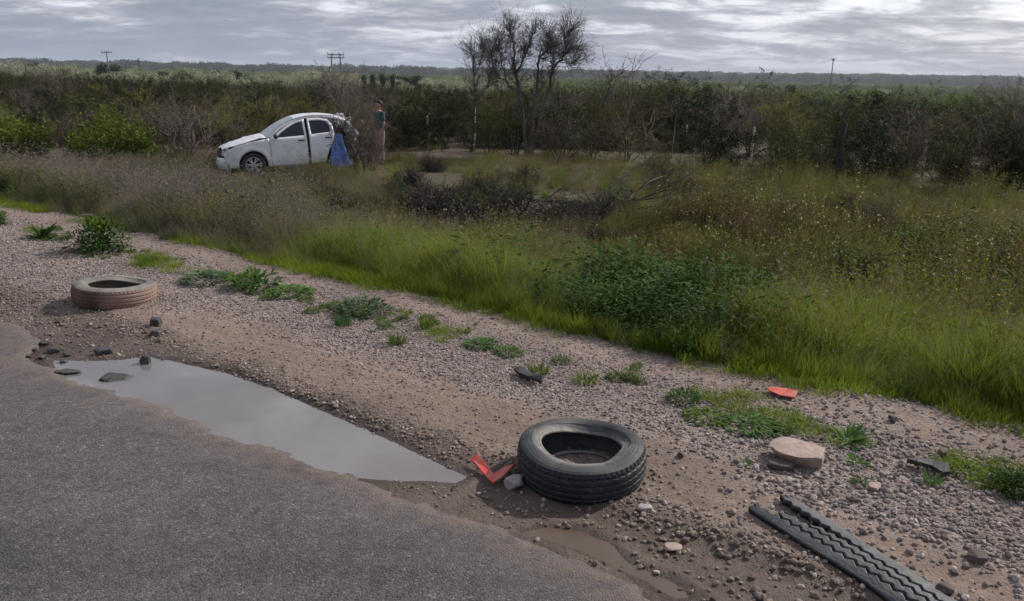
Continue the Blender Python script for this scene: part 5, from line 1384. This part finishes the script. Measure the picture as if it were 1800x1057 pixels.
# blue cloth hanging from the torn side
def cloth():
    nu, nv = 40, 44; U_, V_ = np.meshgrid(np.linspace(0, 1, nu), np.linspace(0, 1, nv), indexing='ij')   # V: 0 top, 1 bottom
    xl = np.interp(V_, [0, .12, .3, 1], [-2.12, -2.10, -2.05, -1.94]); xr = np.interp(V_, [0, .12, .3, .8, 1], [-2.30, -2.36, -2.37, -2.46, -2.58])
    x_ = xl+(xr-xl)*U_; z_ = np.interp(V_, [0, .12, 1], [.97, .93, .12])+.03*np.sin(U_*9)*V_
    y_ = .70+.22*V_**.8+.035*np.sin(U_*15+V_*2)*V_+.04*fbm(U_*2, V_*2, 1.5, 3, 66)
    y_ = y_-.22*(V_ < .05)
    me = npmesh('blue_cloth', np.stack([x_, y_, z_], -1).reshape(-1, 3), [gridq(nu, nv)], sm=True); me.materials.append(MBLUE)
    o = link('blue_cloth', me); s_ = o.modifiers.new('thickness', 'SOLIDIFY'); s_.thickness = .012
    o.location = car.location; o.rotation_euler = car.rotation_euler; o.scale = car.scale
    return tag(o, 'light blue cloth hanging down from the torn rear door opening of the car', 'cloth')
cloth()

# ------------------------------------------------------------------ person behind the car's rear
MSKIN = plain('skin', (.36, .20, .14), .6, var=.08)
MSHIRT = plain('teal_shirt', (.022, .070, .072), .85, var=.15)
MTROU = plain('tan_trousers', (.40, .28, .235), .9, var=.15, nscale=6)
MHAIR = plain('dark_hair', (.022, .014, .010), .7)
MSHOE = plain('dark_shoe', (.05, .045, .04), .7)
def skinned(nm, V, E_, rad, mat, parent, root_i=0, sub=1):
    me = bpy.data.meshes.new(nm); me.from_pydata([tuple(v) for v in V], E_, []); me.materials.append(mat); o = link(nm, me, parent)
    md = o.modifiers.new('skin', 'SKIN'); md.use_smooth_shade = True
    sv = me.skin_vertices[0].data
    for i, r_ in enumerate(rad): sv[i].radius = (r_ if isinstance(r_, tuple) else (r_, r_)); sv[i].use_root = (i == root_i)
    s_ = o.modifiers.new('subsurf', 'SUBSURF'); s_.levels = sub; s_.render_levels = sub
    return o
def person():
    p = gp(664, 290); root = empty('person', (p[0], p[1]+.5, float(hz(p[0], p[1]+.5)))); root.rotation_euler = (0, 0, R(128)); s = 1.0
    # local: facing +Y; z up; 1.68 m
    V = [(0, 0, .90), (0, .0, 1.06), (0, .02, 1.24), (0, .015, 1.38), (0, .02, 1.45), (0, .03, 1.52), (0, .035, 1.60), (0, .03, 1.66)]
    Rr = [(.14, .10), (.125, .09), (.145, .10), (.12, .085), (.05, .05), (.062, .07), (.075, .09), (.05, .06)]
    E_ = [(i, i+1) for i in range(7)]
    def chain(start, pts, rads):
        k = start
        for q, r_ in zip(pts, rads): V.append(q); Rr.append(r_); E_.append((k, len(V)-1)); k = len(V)-1
        return k
    for sg in (1, -1):
        chain(0, [(sg*.09, 0, .84), (sg*.10, .01, .62), (sg*.105, .02, .46), (sg*.11, -.01, .25), (sg*.11, -.02, .08), (sg*.12, .05, .04), (sg*.13, .13, .03)], [.085, .07, .052, .05, .034, .038, .03])
        if sg > 0: arm = [(sg*.17, .0, 1.38), (sg*.21, .06, 1.22), (sg*.23, .11, 1.10), (sg*.20, .24, 1.12), (sg*.18, .33, 1.14)]
        else: arm = [(sg*.17, .0, 1.38), (sg*.22, .0, 1.22), (sg*.25, .01, 1.08), (sg*.26, .05, .93), (sg*.26, .07, .86)]
        h = chain(3, arm, [.055, .042, .036, .027, .024])
        hd = np.array(arm[-1]); dr = hd-np.array(arm[-2]); dr /= np.linalg.norm(dr); sd_ = np.cross(dr, [1, 0, 0.]); sd_ /= np.linalg.norm(sd_)+1e-6
        pm_ = chain(h, [tuple(hd+dr*.05)], [.028])
        for fi, (o_, L_) in enumerate(((-.027, .065), (-.009, .078), (.009, .074), (.027, .058))):
            b = hd+dr*.075+sd_*o_; chain(pm_, [tuple(b), tuple(b+dr*L_*.55), tuple(b+dr*L_+np.array([-sg*.012, 0, -.004]))], [.0095, .0085, .007])
        b = hd+dr*.03-sd_*.035; chain(h, [tuple(b), tuple(b+dr*.03-sd_*.02)], [.011, .009])
    skinned('body', V, E_, Rr, MSKIN, root, 0, 2)
    SV = [(0, 0, .86), (0, .0, 1.04), (0, .02, 1.24), (0, .015, 1.39), (0, .02, 1.43)]; SE = [(0, 1), (1, 2), (2, 3), (3, 4)]; SR = [(.16, .12), (.15, .11), (.165, .118), (.135, .10), (.07, .07)]
    for sg in (1, -1):
        SV += [(sg*.18, .0, 1.38), (sg*.235, .02, 1.23), (sg*.25, .03, 1.17)]; n = len(SV); SE += [(3, n-3), (n-3, n-2), (n-2, n-1)]; SR += [.068, .058, .056]
    skinned('shirt', SV, SE, SR, MSHIRT, root, 0, 2)
    TV = [(0, 0, .95), (0, 0, .88)]; TE = [(0, 1)]; TR = [(.155, .115), (.155, .12)]
    for sg in (1, -1):
        TV += [(sg*.09, 0, .80), (sg*.10, .01, .62), (sg*.105, .02, .46), (sg*.11, -.01, .25), (sg*.11, -.02, .10)]; n = len(TV); TE += [(1, n-5), (n-5, n-4), (n-4, n-3), (n-3, n-2), (n-2, n-1)]; TR += [.10, .085, .072, .066, .062]
    skinned('trousers', TV, TE, TR, MTROU, root, 0, 2)
    for sg in (1, -1):
        skinned('shoe', [(sg*.11, -.05, .05), (sg*.12, .04, .045), (sg*.13, .15, .035)], [(0, 1), (1, 2)], [(.045, .05), (.046, .045), (.04, .03)], MSHOE, root, 0, 2)
    bm = bmesh.new(); bmesh.ops.create_icosphere(bm, subdivisions=3, radius=1)
    for v in bm.verts:
        v.co = Vector((v.co.x*.086, v.co.y*.104-.008, v.co.z*.105+1.625)); 
        if v.co.y > .03 and v.co.z < 1.66: v.co.y = .03
        v.co.z = max(v.co.z, 1.56)
    me = bpy.data.meshes.new('hair'); bm.to_mesh(me); bm.free(); smooth(me); me.materials.append(MHAIR); link('hair', me, root)
    for sg in (1, -1):
        for nm_, c_, r_, mt_ in (('ear', (sg*.078, .03, 1.585), (.012, .022, .032), MSKIN), ('eye', (sg*.030, .112, 1.60), (.012, .008, .007), MHAIR)):
            bm = bmesh.new(); bmesh.ops.create_icosphere(bm, subdivisions=2, radius=1)
            for v in bm.verts: v.co = Vector((v.co.x*r_[0]+c_[0], v.co.y*r_[1]+c_[1], v.co.z*r_[2]+c_[2]))
            me = bpy.data.meshes.new(nm_); bm.to_mesh(me); bm.free(); smooth(me); me.materials.append(mt_); link(nm_, me, root)
    bm = bmesh.new(); bmesh.ops.create_cone(bm, segments=6, radius1=.016, radius2=.006, depth=.045, cap_ends=True); bmesh.ops.translate(bm, vec=(0, .125, 1.575), verts=bm.verts)
    me = bpy.data.meshes.new('nose'); bm.to_mesh(me); bm.free(); smooth(me); me.materials.append(MSKIN); link('nose', me, root)
    return tag(root, 'dark haired person in teal shirt and tan trousers standing behind the wrecked car', 'person')
person()

MLW2 = leafmat('pale_weed_leaf', (.075, .12, .035), (.15, .19, .06), .3)
n = 900; uu = rs.uniform(-.9, 11, n); vv = 4.13+.13*rs.normal(size=n)-.05*sst(3, 0, uu)
x, y = xy(uu, vv); m = rs.rand(n) < sst(-.05, .5, fbm(x, y, 1.6, 3, 190))*.6; x, y = x[m], y[m]; n = len(x)
lw = [weed_mesh('leafy', 760), weed_mesh('leafy', 761), weed_mesh('tuft', 762), weed_mesh('rosette', 763), weed_mesh('leafy', 764)]
scatter('low_weeds', np.stack([x, y, hz(x, y)-.003], -1), np.stack([np.zeros(n), np.zeros(n), rs.uniform(0, 6.28, n)], -1), rs.uniform(.12, .36, n), rs.randint(0, 5, n), lw, [MLW2], 'tiny low weeds strewn along the strip between the wheel tracks', 'weeds')

# thin air haze over the valley: one closed box of even density
bm = bmesh.new(); bmesh.ops.create_cube(bm, size=1.0); me = bpy.data.meshes.new('haze')
for v_ in bm.verts: v_.co = Vector((v_.co.x*26000, v_.co.y*26000, -7+v_.co.z*74))
bm.to_mesh(me); bm.free()
mh = bpy.data.materials.new('haze'); mh.use_nodes = True; nt_ = mh.node_tree; nt_.nodes.clear()
o_ = nt_.nodes.new('ShaderNodeOutputMaterial'); pv = nt_.nodes.new('ShaderNodeVolumePrincipled')
pv.inputs['Color'].default_value = (.86, .91, 1, 1); pv.inputs['Density'].default_value = .00012; pv.inputs['Anisotropy'].default_value = .2
nt_.links.new(pv.outputs[0], o_.inputs['Volume'])
tag(link('haze', me, mats=[mh]), kind='stuff')
S.cycles.volume_bounces = 0
